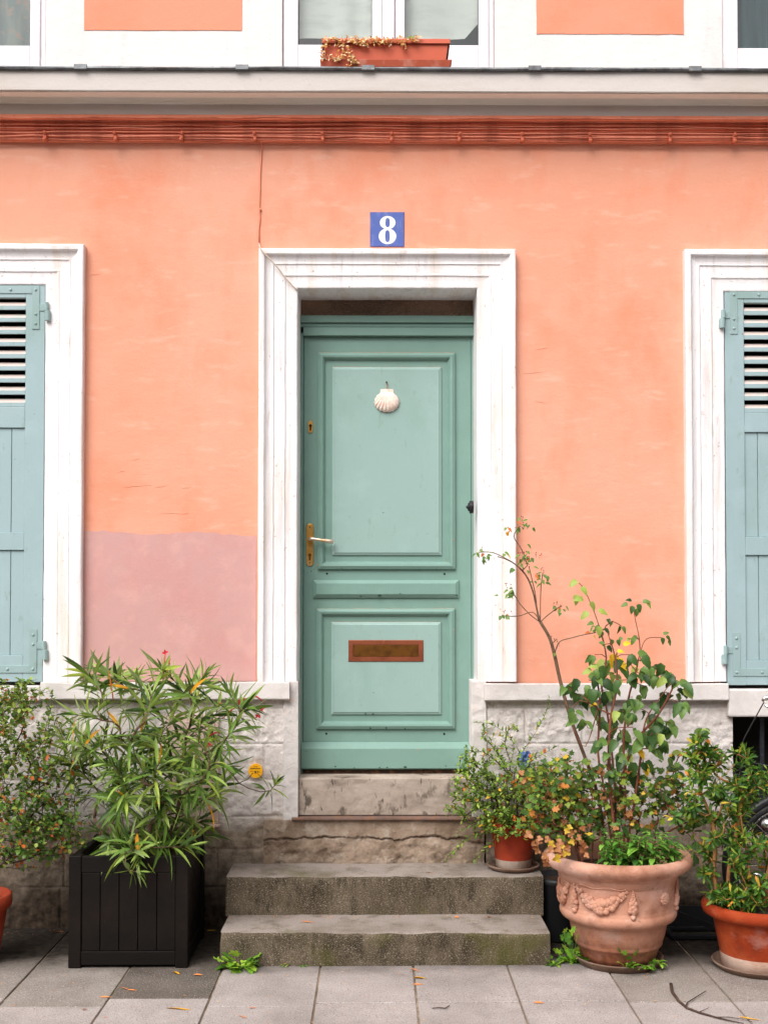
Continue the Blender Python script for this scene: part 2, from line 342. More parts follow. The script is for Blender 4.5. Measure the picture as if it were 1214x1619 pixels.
m_glass = glass('window_glass', bump=.01)
m_privacy = mat('hammered_dark_glass', srgb(150,120,98), .2, [(srgb(96,78,64), 2.5, .45, .62, .7)], [(110, .007, 2), (45, .006, 2)], spec=.9, metal=.7)
m_curtain = mat('net_curtain_reflection', srgb(232,232,226), .8, [(srgb(200,204,198), 5, .45, .65, .5, (1,1,3)), (srgb(244,242,236), 3, .55, .7, .6, (.6,1,4))], transl=.3)  # curtain whose pale tone also carries the panes' sky reflection
m_drape = mat('teal_brown_drape', srgb(96,104,96), .9, [(srgb(60,84,84), 8, .45, .6, .8, (3,1,.5)), (srgb(140,100,80), 22, .56, .66, .7)])
m_drape2 = mat('dark_teal_drape', srgb(74,90,92), .9, [(srgb(50,62,66), 8, .45, .6, .8, (4,1,.2))])

# ------------------------------------------------------------------ ground
def slabs():
    mb = MB(); rnd = random.Random(3)
    x_edges = []
    base = [G(145,1619).x, G(315,1619).x, G(493,1619).x, G(663,1619).x, G(835,1619).x, G(1015,1619).x]
    wd = (base[-1]-base[0])/5
    xs = [base[0]-wd*k for k in range(7, 0, -1)] + base + [base[-1]+wd*k for k in range(1, 8)]
    yj = G(607,1585).y
    for i in range(len(xs)-1):
        off = {0: 0, 1: 0}.get(i % 2, 0)
        oy = yj + (rnd.choice([0, 0, .01]) if 0 <= i - 9 else (.055 if i % 2 else -.04))
        ln = .62
        ys = [oy + ln*k for k in range(-7, 3)]
        for j in range(len(ys)-1):
            g = .004; y0 = ys[j]+g; y1 = min(ys[j+1]-g, .05)
            if y1 <= y0: continue
            zt = rnd.uniform(-.002, .002)
            cx_ = (xs[i]+xs[i+1])/2; cy_ = (y0+y1)/2
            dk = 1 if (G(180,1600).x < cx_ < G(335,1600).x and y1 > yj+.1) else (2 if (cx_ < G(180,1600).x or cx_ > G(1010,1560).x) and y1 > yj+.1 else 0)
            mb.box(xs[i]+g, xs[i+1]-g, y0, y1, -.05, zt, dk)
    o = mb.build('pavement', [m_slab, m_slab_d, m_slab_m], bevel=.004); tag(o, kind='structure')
    mb = MB(); mb.box(xs[0], xs[-1], yj-.62*7, .05, -.08, -.007); tag(mb.build('pavement_joints', m_joint), kind='structure')
    mb = MB(); mb.add([(-400,-400,-.12),(400,-400,-.12),(400,400,-.12),(-400,400,-.12)], [(0,1,2,3)]); tag(mb.build('street', m_ground), kind='structure')
slabs()

# ------------------------------------------------------------------ the house
house = thing('house', (0,0,0), 'salmon pink house front with white trim, green panelled door and green shutters', 'house')
XL, XR = -3.4, 3.4
# main levels
zCT = Z(106, -.22)          # cornice top (zinc edge)
zPL = Z(1106, -.01)         # underside of sill course
zSC = Z(1078, -.03)         # top of sill course
# key openings (outer edge of the surrounds)
D_L, D_R, D_T = X(408.5, -.04), X(816, -.04), Z(393, -.045)
DI_L, DI_R, DI_T = X(470, -.01), X(748, -.01), Z(452, -.01)
WL_R, WL_T = X(130.5, -.04), Z(385, -.045, 100)
WL_IR, WL_IT = X(70, -.01), Z(444, -.01, 60)
WR_L, WR_T = X(1084.5, -.04), Z(394, -.045, 1150)
WR_IL, WR_IT = X(1146, -.01), Z(452, -.01, 1180)
OPW = 1.06
WL_IL = WL_IR - OPW; WL_L = WL_IL - (WL_R - WL_IR)
WR_IR = WR_IL + OPW; WR_R = WR_IR + (WR_IL - WR_L)

def wall(mb, x0, x1, z0, z1, holes, y0, y1):
    xs = sorted(set([x0, x1] + [h[0] for h in holes] + [h[1] for h in holes])); zs = sorted(set([z0, z1] + [h[2] for h in holes] + [h[3] for h in holes]))
    for i in range(len(xs)-1):
        for j in range(len(zs)-1):
            cx = (xs[i]+xs[i+1])/2; cz = (zs[j]+zs[j+1])/2
            if any(h[0] < cx < h[1] and h[2] < cz < h[3] for h in holes): continue
            mb.add([(xs[i],y0,zs[j]),(xs[i+1],y0,zs[j]),(xs[i+1],y0,zs[j+1]),(xs[i],y0,zs[j+1])], [(0,1,2,3)])
            mb.add([(xs[i],y1,zs[j]),(xs[i+1],y1,zs[j]),(xs[i+1],y1,zs[j+1]),(xs[i],y1,zs[j+1])], [(3,2,1,0)])
    for h in holes + [(x0, x1, z0, z1)]:
        a, b, c, d = h
        if c > z0+1e-6: mb.add([(a,y0,c),(b,y0,c),(b,y1,c),(a,y1,c)], [(0,1,2,3)])
        mb.add([(a,y0,d),(b,y0,d),(b,y1,d),(a,y1,d)], [(3,2,1,0)])
        mb.add([(a,y0,c),(a,y1,c),(a,y1,d),(a,y0,d)], [(0,1,2,3)]); mb.add([(b,y0,c),(b,y1,c),(b,y1,d),(b,y0,d)], [(3,2,1,0)])
zD0 = Z(1222, .19)
zBAND = Z(222, -.03)
mb = MB(); inn = .03
wall(mb, XL, XR, zSC-.02, zBAND+.06, [(DI_L-inn, DI_R+inn, zSC-.02, DI_T+inn), (WL_IL-inn, WL_IR+inn, zSC-.02, WL_IT+inn), (WR_IL-inn, WR_IR+inn, zSC-.02, WR_IT+inn)], 0, .3)
mb.build('wall', m_salmon, house, recalc=False)
# hairline plaster cracks and trowel scars (small raised lips)
mb = MB(); rnd = random.Random(5)
for (x0, y0, x1, y1) in ((193,771,240,767),(245,771,262,768),(208,727,222,725),(186,747,198,743),(288,772,302,771),(845,553,868,550),(826,590,856,588),(846,634,862,637),(142,435,160,433),(832,1040,846,1046),(250,812,300,812)):
    a = P(x0, y0, -.0005); b = P(x1, y1, -.0005); pts = []
    for k in range(7):
        t = k/6; p = a.lerp(b, t); p.z += rnd.uniform(-.0025, .0025); pts.append(p)
    mb.tube(pts, [.0002+.0013*math.sin(math.pi*k/6) for k in range(7)], 5)
build_each(mb, 'plaster_lip', m_salmon, house, smooth=True)
# pink repaint patch, 3 mm proud, ragged top edge
mb = MB(); xa, xb = X(134, 0, 950), X(405, 0, 950); zt = Z(841, 0, 260); zb = zSC+.002; n = 160
top = []; bot = []
for i in range(n+1):
    t = i/n; x = xa+(xb-xa)*t
    zz = zt + noise.noise(Vector((x*4, 3, 0)))*.016 + noise.noise(Vector((x*22, 7, 0)))*.007 + noise.noise(Vector((x*90, 7, 0)))*.003 - .012*t
    top.append(Vector((x, -.003, zz))); bot.append(Vector((x, -.003, zb)))
for k, c in enumerate((top, bot)): mb.v += c
for i in range(n): mb.f.append([n+1+i, n+2+i, i+1, i]); mb.m.append(0)
mb.add([top[0], top[0]+Vector((0,.003,0)), bot[0]+Vector((0,.003,0)), bot[0]], [(0,1,2,3)]); mb.add([top[-1], bot[-1], bot[-1]+Vector((0,.003,0)), top[-1]+Vector((0,.003,0))], [(0,1,2,3)])
mb.build('paint_patch', m_pink, house, recalc=False)['label'] = 'dusty pink repainted patch low on the wall'

# surrounds
prof = [(0,-.01),(0,.042),(.004,.046),(.012,.047),(.025,.046),(.029,.042),(.031,.035),(.036,.030),(.044,.026),(.054,.023),(.064,.022),(.067,.025),(.070,.0245),(.074,.019),(.090,.018),(.116,.0175),(.120,.020),(.125,.0195),(.131,.014),(.150,.012),(.176,.012)]
def surround(x0, x1, z0, z1, ix0, iz1, name, seed, depth):
    wd = (ix0 - x0); sc = wd/.186
    pf = [(u*sc, v) for u, v in prof] + [(wd-.004, .011), (wd, .006), (wd+.001, -.05), (wd+.003, -depth)]
    mb = MB(); mb.sweep(x0, x1, z0, z1, pf, seg=46, wob=.0022, seed=seed)
    return mb.build(name, m_trim, house, smooth=False)
ds = surround(D_L, D_R, zSC, D_T, DI_L, DI_T, 'door_surround', 1, .215)
surround(WL_L, WL_R, zSC, WL_T, WL_IL, WL_IT, 'window_surround', 7, .12)
surround(WR_L, WR_R, zSC, WR_T, WR_IL, WR_IT, 'window_surround', 13, .12)

# sill course pieces
def sill(x0, x1, z0, z1, y, seed, name='sill_course', mt=None):
    mb = MB(); n = 40
    pf = [(0, .02), (.001, -y+.004-.008), (.006, -y-.002), (z1-z0-.008, -y-.001), (z1-z0-.001, -y-.008), (z1-z0, .0)]
    rows = []
    for (h, v) in pf:
        row = []
        for i in range(n+1):
            x = x0+(x1-x0)*i/n; q = noise.noise_vector(Vector((x*9+seed, h*20, 2)))*.0022
            row.append(Vector((x+ (0 if 0 < i < n else q.x), -v+q.y*(1 if v > .02 else 0), z1-h+q.z)))
        rows.append(row)
    o = len(mb.v)
    for r in rows: mb.v += r
    for a in range(len(pf)-1):
        for i in range(n): mb.f.append([o+a*(n+1)+i, o+(a+1)*(n+1)+i, o+(a+1)*(n+1)+i+1, o+a*(n+1)+i+1]); mb.m.append(0)
    mb.f.append([o+a*(n+1) for a in range(len(pf))]); mb.m.append(0); mb.f.append([o+a*(n+1)+n for a in range(len(pf))][::-1]); mb.m.append(0)
    return mb.build(name, mt or m_stone_sill, house)
sill(X(66, -.05), X(458, -.05), zPL, zSC, -.05, 1)
sill(X(765, -.05), X(1149, -.05), Z(1109, -.05), Z(1081, -.05), -.05, 2)
mb = MB(); mb.box(XL, X(65.5,-.03), -.03, .28, Z(1108,-.03), Z(1084,-.03)); mb.build('window_sill', m_stone_sill, house, bevel=.006)
mb = MB(); mb.box(X(1149.5,-.045), XR, -.04, .28, Z(1134,-.04), Z(1090,-.04)); mb.build('window_sill', m_stone_sill, house, bevel=.008)

# rough plinth (true relief)
def fbm(x, z, s, o=5): return noise.fractal(Vector((x*s, z*s, s*.37)), 1.0, 2.1, o)
rows_px = [1106, 1120, 1176, 1233, 1290, 1342, 1402]
rows_z = [Z(p, 0) for p in rows_px]
rj = random.Random(9); vj = []
for k in range(len(rows_z)):
    xs_ = []; x = XL + rj.uniform(0, .2)
    while x < XR: xs_.append(x); x += rj.uniform(.24, .46)
    if k == 0: xs_ = []
    vj.append(xs_)
vj[3] += [X(352)]; vj[4] += [X(417)]
def rough_panel(mb, x0, x1, z0, z1, y, amp=.006, res=.006, joints=True, seed=0, back=.05):
    nx = max(2, int((x1-x0)/res)); nz = max(2, int((z1-z0)/res)); o = len(mb.v)
    for j in range(nz+1):
        z = z0+(z1-z0)*j/nz
        row = sum(1 for r in rows_z if r > z)-1
        for i in range(nx+1):
            x = x0+(x1-x0)*i/nx
            big = fbm(x+seed, z, 3, 3); fine = fbm(x+seed*2, z, 22, 4)
            mask = max(0, min(1, .5+fbm(x-seed, z, 4.5, 2)*1.6))
            hatch = noise.noise(Vector((x*60, z*18, seed)))*.0012*mask
            d = big*amp*.12 + fine*amp*(.35+1.1*mask) + hatch
            if joints:
                dj = min([abs(z-r + .002*noise.noise(Vector((x*9, r, 0)))) for r in rows_z[1:]])
                if 0 <= row < len(vj) and vj[row]: dj = min(dj, min(abs(x-q) for q in vj[row]))
                if dj < .012 and noise.noise(Vector((x*3, z*3, 9))) > -.25: d = d*(dj/.012) - (.008*(1-dj/.006) if dj < .006 else 0)
            mb.v.append(Vector((x, y - d, z)))
    for j in range(nz):
        for i in range(nx):
            a = o+j*(nx+1)+i; mb.f.append([a, a+1, a+nx+2, a+nx+1]); mb.m.append(0)
    # returns
    for idx in ([o+j*(nx+1) for j in range(nz+1)], [o+j*(nx+1)+nx for j in range(nz+1)], [o+nz*(nx+1)+i for i in range(nx+1)]):
        base = len(mb.v); mb.v += [Vector((mb.v[i].x, y+back, mb.v[i].z)) for i in idx]
        for k in range(len(idx)-1): mb.f.append([idx[k], idx[k+1], base+k+1, base+k]); mb.m.append(0)
xVL = X(1158, 0, 1200); zVT = Z(1134, 0); zVB = Z(1337, 0)
zST = .318
mb = MB()
rough_panel(mb, XL, X(449, 0, 1200), -.02, zPL+.006, 0.0, back=.3)
rough_panel(mb, X(768, 0, 1200), xVL, -.02, zPL+.006, 0.0, seed=4, back=.3)
rough_panel(mb, xVL, 2.45, -.02, zVB, 0.0, seed=6, back=.3)
rough_panel(mb, 2.45, XR, -.02, zPL, 0.0, seed=8, back=.3, res=.02)
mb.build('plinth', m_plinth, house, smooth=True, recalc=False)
# smoother piers beside the door
mb = MB()
zTH = Z(1291, -.0)
for (a, b) in ((X(448, 0, 1180), X(471.5, 0, 1180)), (X(746, 0, 1180), X(768, 0, 1180))):
    rough_panel(mb, a, b, zTH-.0145, zSC+.001, -.012, amp=.003, joints=False, seed=3+a, back=.23)
build_each(mb, 'door_pier', mat('pier_render', srgb(208,201,197), .9, [(srgb(190,182,178), 9, .45, .65, .7), (srgb(186,172,162), 30, .58, .7, .5), (srgb(226,186,160), 14, .66, .7, .6)], [(30, .004, 6), (110, .002)]), house, smooth=True, recalc=False)
# cellar opening with bars
mb = MB(); mb.box(xVL+.004, 2.44, .26, .27, zVB-.02, zVT+.02); mb.box(xVL-.02, xVL+.0035, .03, .27, zVB, zVT); mb.build('cellar_opening', m_dark, house)
mb = MB()
for px in (1200, 1246, 1292): mb.box(X(px,.06)-.011, X(px,.06)+.011, .05, .07, zVB-.03, zVT+.02)
build_each(mb, 'cellar_bar', m_iron, house, bevel=.002)
# threshold blocks
zl1 = Z(1285, .02)
mb = MB(); rough_panel(mb, X(470.5, .02, 1250), X(745, .02, 1250), zl1-.01, zD0-.003, .02, amp=.003, joints=False, seed=11, back=.22); 
mb.build('threshold', m_thresh, house, smooth=True, recalc=False)
mb = MB(); mb.box(X(462,-.03), X(752,-.03), -.034, .05, zTH-.012, zTH); mb.build('rusty_strip', m_rust, house, bevel=.003)
mb = MB()
def ledge_stone(mb, x0, x1, z0, z1):
    res = .005; nx = int((x1-x0)/res); nz = int((z1-z0)/res); o = len(mb.v)
    for j in range(nz+1):
        z = z0+(z1-z0)*j/nz; h = (z-z0)/(z1-z0)
        for i in range(nx+1):
            x = x0+(x1-x0)*i/nx
            crack = .64 + .22*noise.noise(Vector((x*2.6, 4, 0))) + .07*noise.noise(Vector((x*13, 4, 0))) + .03*noise.noise(Vector((x*50, 4, 0)))
            d = fbm(x, z, 14, 5)*.013 + fbm(x, z, 5, 3)*.008
            if h > crack: d = d*.35 + .008
            cw = .05*max(0, .45+noise.noise(Vector((x*5, 9, 0)))*1.4)
            if cw > .004 and abs(h-crack) < cw: d -= .02*(1-abs(h-crack)/cw)
            mb.v.append(Vector((x, -.004 - d, z)))
    for j in range(nz):
        for i in range(nx):
            a = o+j*(nx+1)+i; mb.f.append([a, a+1, a+nx+2, a+nx+1]); mb.m.append(0)
    idx = [o+nz*(nx+1)+i for i in range(nx+1)]; base = len(mb.v); mb.v += [Vector((mb.v[i].x, .05, mb.v[i].z)) for i in idx]
    for k in range(len(idx)-1): mb.f.append([idx[k], idx[k+1], base+k+1, base+k]); mb.m.append(0)
ledge_stone(mb, X(417, 0, 1320), X(765, 0, 1320), zST-.05, zTH-.0125)
mb.build('threshold_ledge', m_ledgest, house, smooth=True, recalc=False)

# band, cornice and upper wall
def strip(mb, prof, mi=0, x0=XL, x1=XR, n=90, wob=.0012, seed=0):
    o = len(mb.v)
    for k, (y, z) in enumerate(prof):
        for i in range(n+1):
            x = x0+(x1-x0)*i/n; q = noise.noise_vector(Vector((x*3+seed, k*.7, 1)))*wob
            mb.v.append(Vector((x, y+q.y, z+q.z)))
    for k in range(len(prof)-1):
        for i in range(n): mb.f.append([o+k*(n+1)+i, o+k*(n+1)+i+1, o+(k+1)*(n+1)+i+1, o+(k+1)*(n+1)+i]); mb.m.append(mi)
z183 = Z(183, -.09); z145 = Z(144.5, -.2)
mb = MB()
strip(mb, [(0.0, zBAND-.004), (-.022, zBAND), (-.024, zBAND+.018), (-.014, zBAND+.022), (-.016, zBAND+.05), (-.036, zBAND+.055), (-.038, Z(203,-.04)), (-.030, Z(200,-.04)), (-.050, Z(196,-.05)), (-.054, Z(192,-.05)), (-.085, Z(190,-.085)), (-.092, Z(189,-.09)), (-.092, z183+.002)])
mb.build('moulding_band', m_band, house, recalc=False)
mb = MB(); zs = Z(166, -.085)
strip(mb, [(-.092, z183+.002), (-.089, z183+.004), (-.086, zs)], seed=3)
mb.build('cornice_bed', m_cornice, house, recalc=False)
mb = MB(); strip(mb, [(-.086, zs), (-.10, zs+.002), (-.102, zs+.012), (-.112, zs+.035), (-.135, z145-.003), (-.19, z145-.004), (-.19, z145+.004), (-.199, z145+.004)], seed=4)
mb.build('cornice_cove', m_cove, house, recalc=False)
mb = MB(); strip(mb, [(-.199, z145), (-.204, z145-.004), (-.207, z145), (-.205, zCT-.014)], seed=5)
mb.build('cornice', m_cornice, house, recalc=False)
mb = MB(); strip(mb, [(-.200, zCT-.014), (-.222, zCT-.014), (-.226, zCT-.008), (-.222, zCT), (.05, zCT+.012)], wob=.004, seed=6)
for px in (128, 383, 512+70, 845, 1098):
    x = X(px, -.22, 106); mb.box(x-.03, x+.03, -.229, -.1, zCT-.016, zCT+.006)
mb.build('zinc_flashing', m_zinc, house, recalc=False)
# upper wall with three window openings
uC = (X(446, 0, 60), X(782, 0, 60)); uL = X(73, 0, 60); uR = X(1141, 0, 60)
zU0, zU1 = zCT-.02, zCT+2.4
uHW = uC[1]-uC[0]
holes = [(uC[0], uC[1], zU0+.06, zU1-.5), (uL-uHW, uL, zU0+.06, zU1-.5), (uR, uR+uHW, zU0+.06, zU1-.5)]
mb = MB(); wall(mb, XL, XR, zU0, zU1, holes, 0, .3); mb.build('upper_wall', m_white, house, recalc=False)
def wavy_sheet(x0, x1, z0, z1, y, mt, name):
    mb = MB(); n = 24; ring = []
    for i in range(n): ring.append((x0+(x1-x0)*i/n, z0))
    for i in range(n): ring.append((x1, z0+(z1-z0)*i/n))
    for i in range(n): ring.append((x1-(x1-x0)*i/n, z1))
    for i in range(n): ring.append((x0, z1-(z1-z0)*i/n))
    vs = [Vector((a+noise.noise(Vector((a*14,b*14,1)))*.003, y, b+noise.noise(Vector((a*14,b*14,5)))*.003)) for a, b in ring]
    m = len(vs); vs2 = [v+Vector((0,.006,0)) for v in vs]
    mb.add(vs+vs2, [tuple(range(m))] + [(i, i+m, (i+1) % m+m, (i+1) % m) for i in range(m)])
    return mb.build(name, mt, house, recalc=False)
wavy_sheet(X(134,0,20), X(383,0,20), Z(48,0,260), zU1-.4, -.003, m_salmon_up, 'painted_panel')
wavy_sheet(X(847.5,0,20), X(1080,0,20), Z(54,0,960), zU1-.4, -.003, m_salmon_up, 'painted_panel')
wavy_sheet(XL+.3, uL-uHW-.1, Z(48,0,260), zU1-.4, -.003, m_salmon_up, 'painted_panel')
def upper_window(x0, x1, gb, kind):
    """casement pair; gb = pixel row of the glass bottom"""
    y = .045; z0 = zU0+.06; z1 = zU1-.5
    mb = MB(); t = .034
    mb.sweep(x0+.001, x1-.001, z0, z1, [(0,0),(0,.02),(.008,.03),(t,.03),(t,.0)], closed=True, yb=y)
    fr = mb.build('upper_window', m_pvc, house, bevel=.002)
    cx = (x0+x1)/2; zg = Z(gb, y)
    mb = MB(); sw = .05
    for a, b in ((x0+t-.004, cx-.032), (cx+.032, x1-t+.004)):
        bt = zg-(z0+t)
        # sash: four rails, bottom one deeper
        mb.box(a, a+sw, y-.042, y+.01, z0+t, z1-t); mb.box(b-sw, b, y-.042, y+.01, z0+t, z1-t)
        mb.box(a+sw, b-sw, y-.0415, y+.01, z0+t+.012, zg); mb.box(a+sw, b-sw, y-.0415, y+.01, z1-t-sw, z1-t)
    mb.box(cx-.03, cx+.03, y-.055, y+.01, z0+t+.001, z1-t-.001)
    build_each(mb, 'sash_rail', m_pvc, fr, bevel=.004)
    mb = MB()
    for a, b in ((x0+t-.004+sw, cx-.032-sw), (cx+.032+sw, x1-t+.004-sw)):
        mb.add([(a-.005,y-.012,zg-.005),(b+.005,y-.012,zg-.005),(b+.005,y-.012,z1-t-sw+.005),(a-.005,y-.012,z1-t-sw+.005)], [(0,1,2,3)])
    build_each(mb, 'pane', m_glass, fr, recalc=False)
    # gaskets
    mb = MB()
    for a, b in ((x0+t-.004+sw, cx-.032-sw), (cx+.032+sw, x1-t+.004-sw)):
        mb.sweep(a-.001, b+.001, zg-.001, z1-t-sw+.001, [(0,0),(0,.006),(.004,.006),(.004,0)], closed=True, yb=y-.012)
    build_each(mb, 'gasket', m_iron, fr)
    # curtain; the net one's hem follows the edge of the reflected sky
    mb = MB(); n = 90; rows = 12
    mt = {'net': m_curtain, 'drape': m_drape, 'teal': m_drape2}[kind]
    for r_ in range(rows+1):
        for i in range(n+1):
            u = i/n; x = x0+.02+(x1-x0-.04)*u
            zb_ = (zg + .055 + .012*math.sin(u*9)) if kind == 'net' else z0
            if kind == 'net' and u > .88: zb_ += (u-.88)*1.2
            z = zb_ + (z1 - zb_)*r_/rows
            mb.v.append(Vector((x, y+(.03 if kind == 'net' else .07)+.012*math.sin(x*(38 if kind == 'net' else 60)+math.sin(x*9)*2)*(1 if kind != 'net' else .5), z)))
    for r_ in range(rows):
        for i in range(n): a = r_*(n+1)+i; mb.f.append([a, a+1, a+n+2, a+n+1]); mb.m.append(0)
    mb.build('curtain', mt, fr, smooth=True, recalc=False)
    return fr
upper_window(uC[0], uC[1], 77, 'net')
upper_window(uL-uHW, uL, 80, 'drape')
upper_window(uR, uR+uHW, 80, 'teal')
mb = MB(); mb.box(XL, XR, .301, 1.8, zU0-.2, zU1); 
o = mb.build('room_interior', mat('dim_room', (.10,.13,.12,1), .9), house)
mb = MB(); mb.box(XL, XR, .5, .52, 0, zU0-.3); mb.build('room_backing', m_dark, house)

# ---- the row across the street, behind the viewer (closes the narrow lane, mirrored in the upper panes)
opp = thing('house_row', (0,-12.5,0), 'brown brick terrace across the lane behind the viewer, mirrored in the upper panes', 'houses')
mb = MB(); ox = [(-9+2.4*i+.7, -9+2.4*i+1.7, z0_, z0_+1.5) for i in range(7) for z0_ in (.9, 4.0)]
wall(mb, -9, 9, -.1, 6.6, ox, -12.5, -12.9)
mb.build('wall', mat('brown_brick', (.16,.12,.10,1), .9, [((.10,.08,.07,1), 6, .45, .65, .7)], [(30, .004)]), opp)
mb = MB(); mb.add([(-9.2,-12.3,6.6),(9.2,-12.3,6.6),(9.2,-15.5,8.4),(-9.2,-15.5,8.4),(-9.2,-12.3,6.45),(9.2,-12.3,6.45)], [(0,1,2,3),(4,5,1,0)]); mb.build('roof', m_zinc, opp)
for (a, b, c_, d_) in ox:
    mb = MB(); mb.add([(a,-12.62,c_),(b,-12.62,c_),(b,-12.62,d_),(a,-12.62,d_)], [(0,1,2,3)]); mb.build('window', mat('dark_window', (.03,.035,.04,1), .1, spec=.6) if 'dark_window' not in bpy.data.materials else bpy.data.materials['dark_window'], opp)

# ---- door
DY = .19
dL, dR = X(480, DY), X(744.5, DY); dT = Z(533, DY); dB = Z(1217, DY)
door = MB(); jl, jr = X(473, DY), X(747, DY)
# frame (jambs and stepped head)
fr = MB()
fr.box(jl-.02, dL-.002, DY-.012, DY+.09, zD0, dT+.02); fr.box(dR+.0015, jr+.02, DY-.004, DY+.09, zD0, dT+.02)
h1, h2, h3 = Z(499, DY-.03), Z(510, DY-.03), Z(517.5, DY-.02)
fr.box(jl-.02, jr+.02, DY-.035, DY+.09, h2, h1); fr.box(jl-.02, jr+.02, DY-.020, DY+.089, h3+.001, h2-.001); fr.box(dL-.0015, jr+.02, DY-.028, DY+.088, dT+.002, h3-.001)
fr.build('door_frame', m_door, house, bevel=.003)
# leaf as stiles/rails with panels
mb = MB(); yo = DY
mb.box(dL, dR, yo, yo+.045, dB, dT)
door = mb.build('door', m_door, house, bevel=.002)
def dpanel(a, b, c, d):   # px rect
    x0, x1, z1, z0 = X(a, yo-.02), X(c, yo-.02), Z(b, yo-.02), Z(d, yo-.02); return x0, x1, z0, z1
bol = [(0,-.003),(0,.012),(.003,.017),(.008,.019),(.016,.024),(.026,.022),(.034,.012),(.037,.004),(.040,.003),(.040,-.002)]
for (r1, r2) in (((502,557,720,900), (525,580,698,878)), ((500,962,719,1153), (524,983.5,697,1130))):
    x0, x1, z0, z1 = dpanel(*r1)
    mb = MB(); mb.sweep(x0, x1, z0, z1, bol, closed=True, yb=yo); mb.build('panel_moulding', m_door, door, smooth=False)
    a0, a1, c0, c1 = X(r2[0], yo-.01), X(r2[2], yo-.01), Z(r2[3], yo-.01), Z(r2[1], yo-.01)
    mb = MB(); mb.sweep(a0, a1, c0, c1, [(0,-.002),(0,.006),(.002,.008),(.010,.011),(.014,.0145)], closed=True, yb=yo)
    mb.add([(a0+.014,yo-.0145,c0+.014),(a1-.014,yo-.0145,c0+.014),(a1-.014,yo-.0145,c1-.014),(a0+.014,yo-.0145,c1-.014)], [(0,1,2,3)])
    mb.build('door_panel', m_door_p, door)
    # dust lying on the top ledges
    mb = MB(); mb.box(x0+.002, x1-.002, yo-.0115, yo-.0005, z1+.0003, z1+.0022); mb.box(a0+.001, a1-.001, yo-.0065, yo-.0005, c1+.0003, c1+.0018)
    build_each(mb, 'ledge_dust', m_dust, door)
x0, x1, z0, z1 = dpanel(495, 917, 725, 945)
mb = MB(); mb.sweep(x0, x1, z0, z1, [(0,-.002),(0,.010),(.003,.012),(.018,.024)], closed=True, yb=yo)
mb.add([(x0+.018,yo-.024,z0+.018),(x1-.018,yo-.024,z0+.018),(x1-.018,yo-.024,z1-.018),(x0+.018,yo-.024,z1-.018)], [(0,1,2,3)]); mb.build('lock_rail_panel', m_door, door)
mb = MB(); kb = Z(1215, yo-.03); kt = Z(1174, yo-.03); x0, x1 = X(476.5, yo-.03), X(744, yo-.03)
mb.add([(x0,yo-.002,kb),(x1,yo-.002,kb),(x1,yo-.034,kb),(x0,yo-.034,kb),(x0,yo-.034,kt-.03),(x1,yo-.034,kt-.03),(x1,yo-.008,kt),(x0,yo-.008,kt),(x0,yo-.002,kt),(x1,yo-.002,kt)],
       [(0,1,2,3),(3,2,5,4),(4,5,6,7),(7,6,9,8),(0,3,4,7,8),(1,9,6,5,2)]); mb.build('kick_board', m_door, door, bevel=.002)
mb = MB(); mb.box(dL-.02, dR+.02, DY-.004, DY+.06, zD0-.004, dB-.001); mb.build('weather_bar', mat('tarnished_bar', srgb(60,40,28), .6, [(srgb(120,80,50), 20, .5, .6, .6)]), house)
mb = MB()
for (a, b) in ((517,907),(702.5,907.5),(516,1160),(702,1160.5),(505,745-27)): 
    c = P(a, b, yo-.001)
    if b < 800: continue
    mb.tube([c+Vector((0,.004,0)), c-Vector((0,.0008,0))], .0055, 10)
build_each(mb, 'bolt_hole', m_hole, door)
# paint chips
mb = MB(); rc = random.Random(12)
def chip(px, py, s, y):
    c = P(px, py, y); k = rc.randint(5, 8); vs = [c+Vector((math.cos(2*math.pi*i/k)*s*rc.uniform(.5,1.6), 0, math.sin(2*math.pi*i/k)*s*rc.uniform(.4,.9))) for i in range(k)]
    mb.add(vs, [tuple(range(k))])
for (a, b, s_, yy) in ((633,938.5,.004,yo-.0247),(637,939,.002,yo-.0247),(600,942,.009,yo-.0247),(570,943,.006,yo-.0247),(480,902,.003,yo-.0006),(492,903,.004,yo-.0006),(497,900,.002,yo-.0006),(590,1129,.006,yo-.0152),(578,1128.5,.005,yo-.0152),(600,1214,.005,yo-.0347),(612,1213.5,.004,yo-.0347),(640,1213,.007,yo-.0347),(560,1214,.004,yo-.0347),(484,1188,.003,yo-.0347),(497,1191,.002,yo-.0347),(705,1211,.004,yo-.0347),(735,1206,.003,yo-.0347),(530,1212,.004,yo-.0347),(610,1151,.005,yo-.0247),(585,1151.5,.006,yo-.0247),(640,1152,.004,yo-.0247),(722,941,.005,yo-.0247),(540,898.5,.003,yo-.0247),(690,898,.002,yo-.0247),(486,905,.002,yo-.0006),(640,1080,.0015,yo-.0152),(560,730,.0012,yo-.0152),(650,690,.001,yo-.0152)):
    chip(a, b, s_, yy)
build_each(mb, 'bare_chip', mat('old_dark_paint', srgb(36,62,50), .7), door, recalc=False)
mb = MB()
for (a, b, s_, yy) in ((717,853,.0035,yo-.0247),(717,996,.004,yo-.0247),(718,1003,.003,yo-.0247),(502,893,.004,yo-.0247),(715,1030,.002,yo-.0247),(660,1185,.003,yo-.0347),(475.5,910,.004,yo-.0126)):
    chip(a, b, s_, yy)
build_each(mb, 'bare_wood_chip', mat('bare_wood', srgb(206,140,84), .8), door, recalc=False)
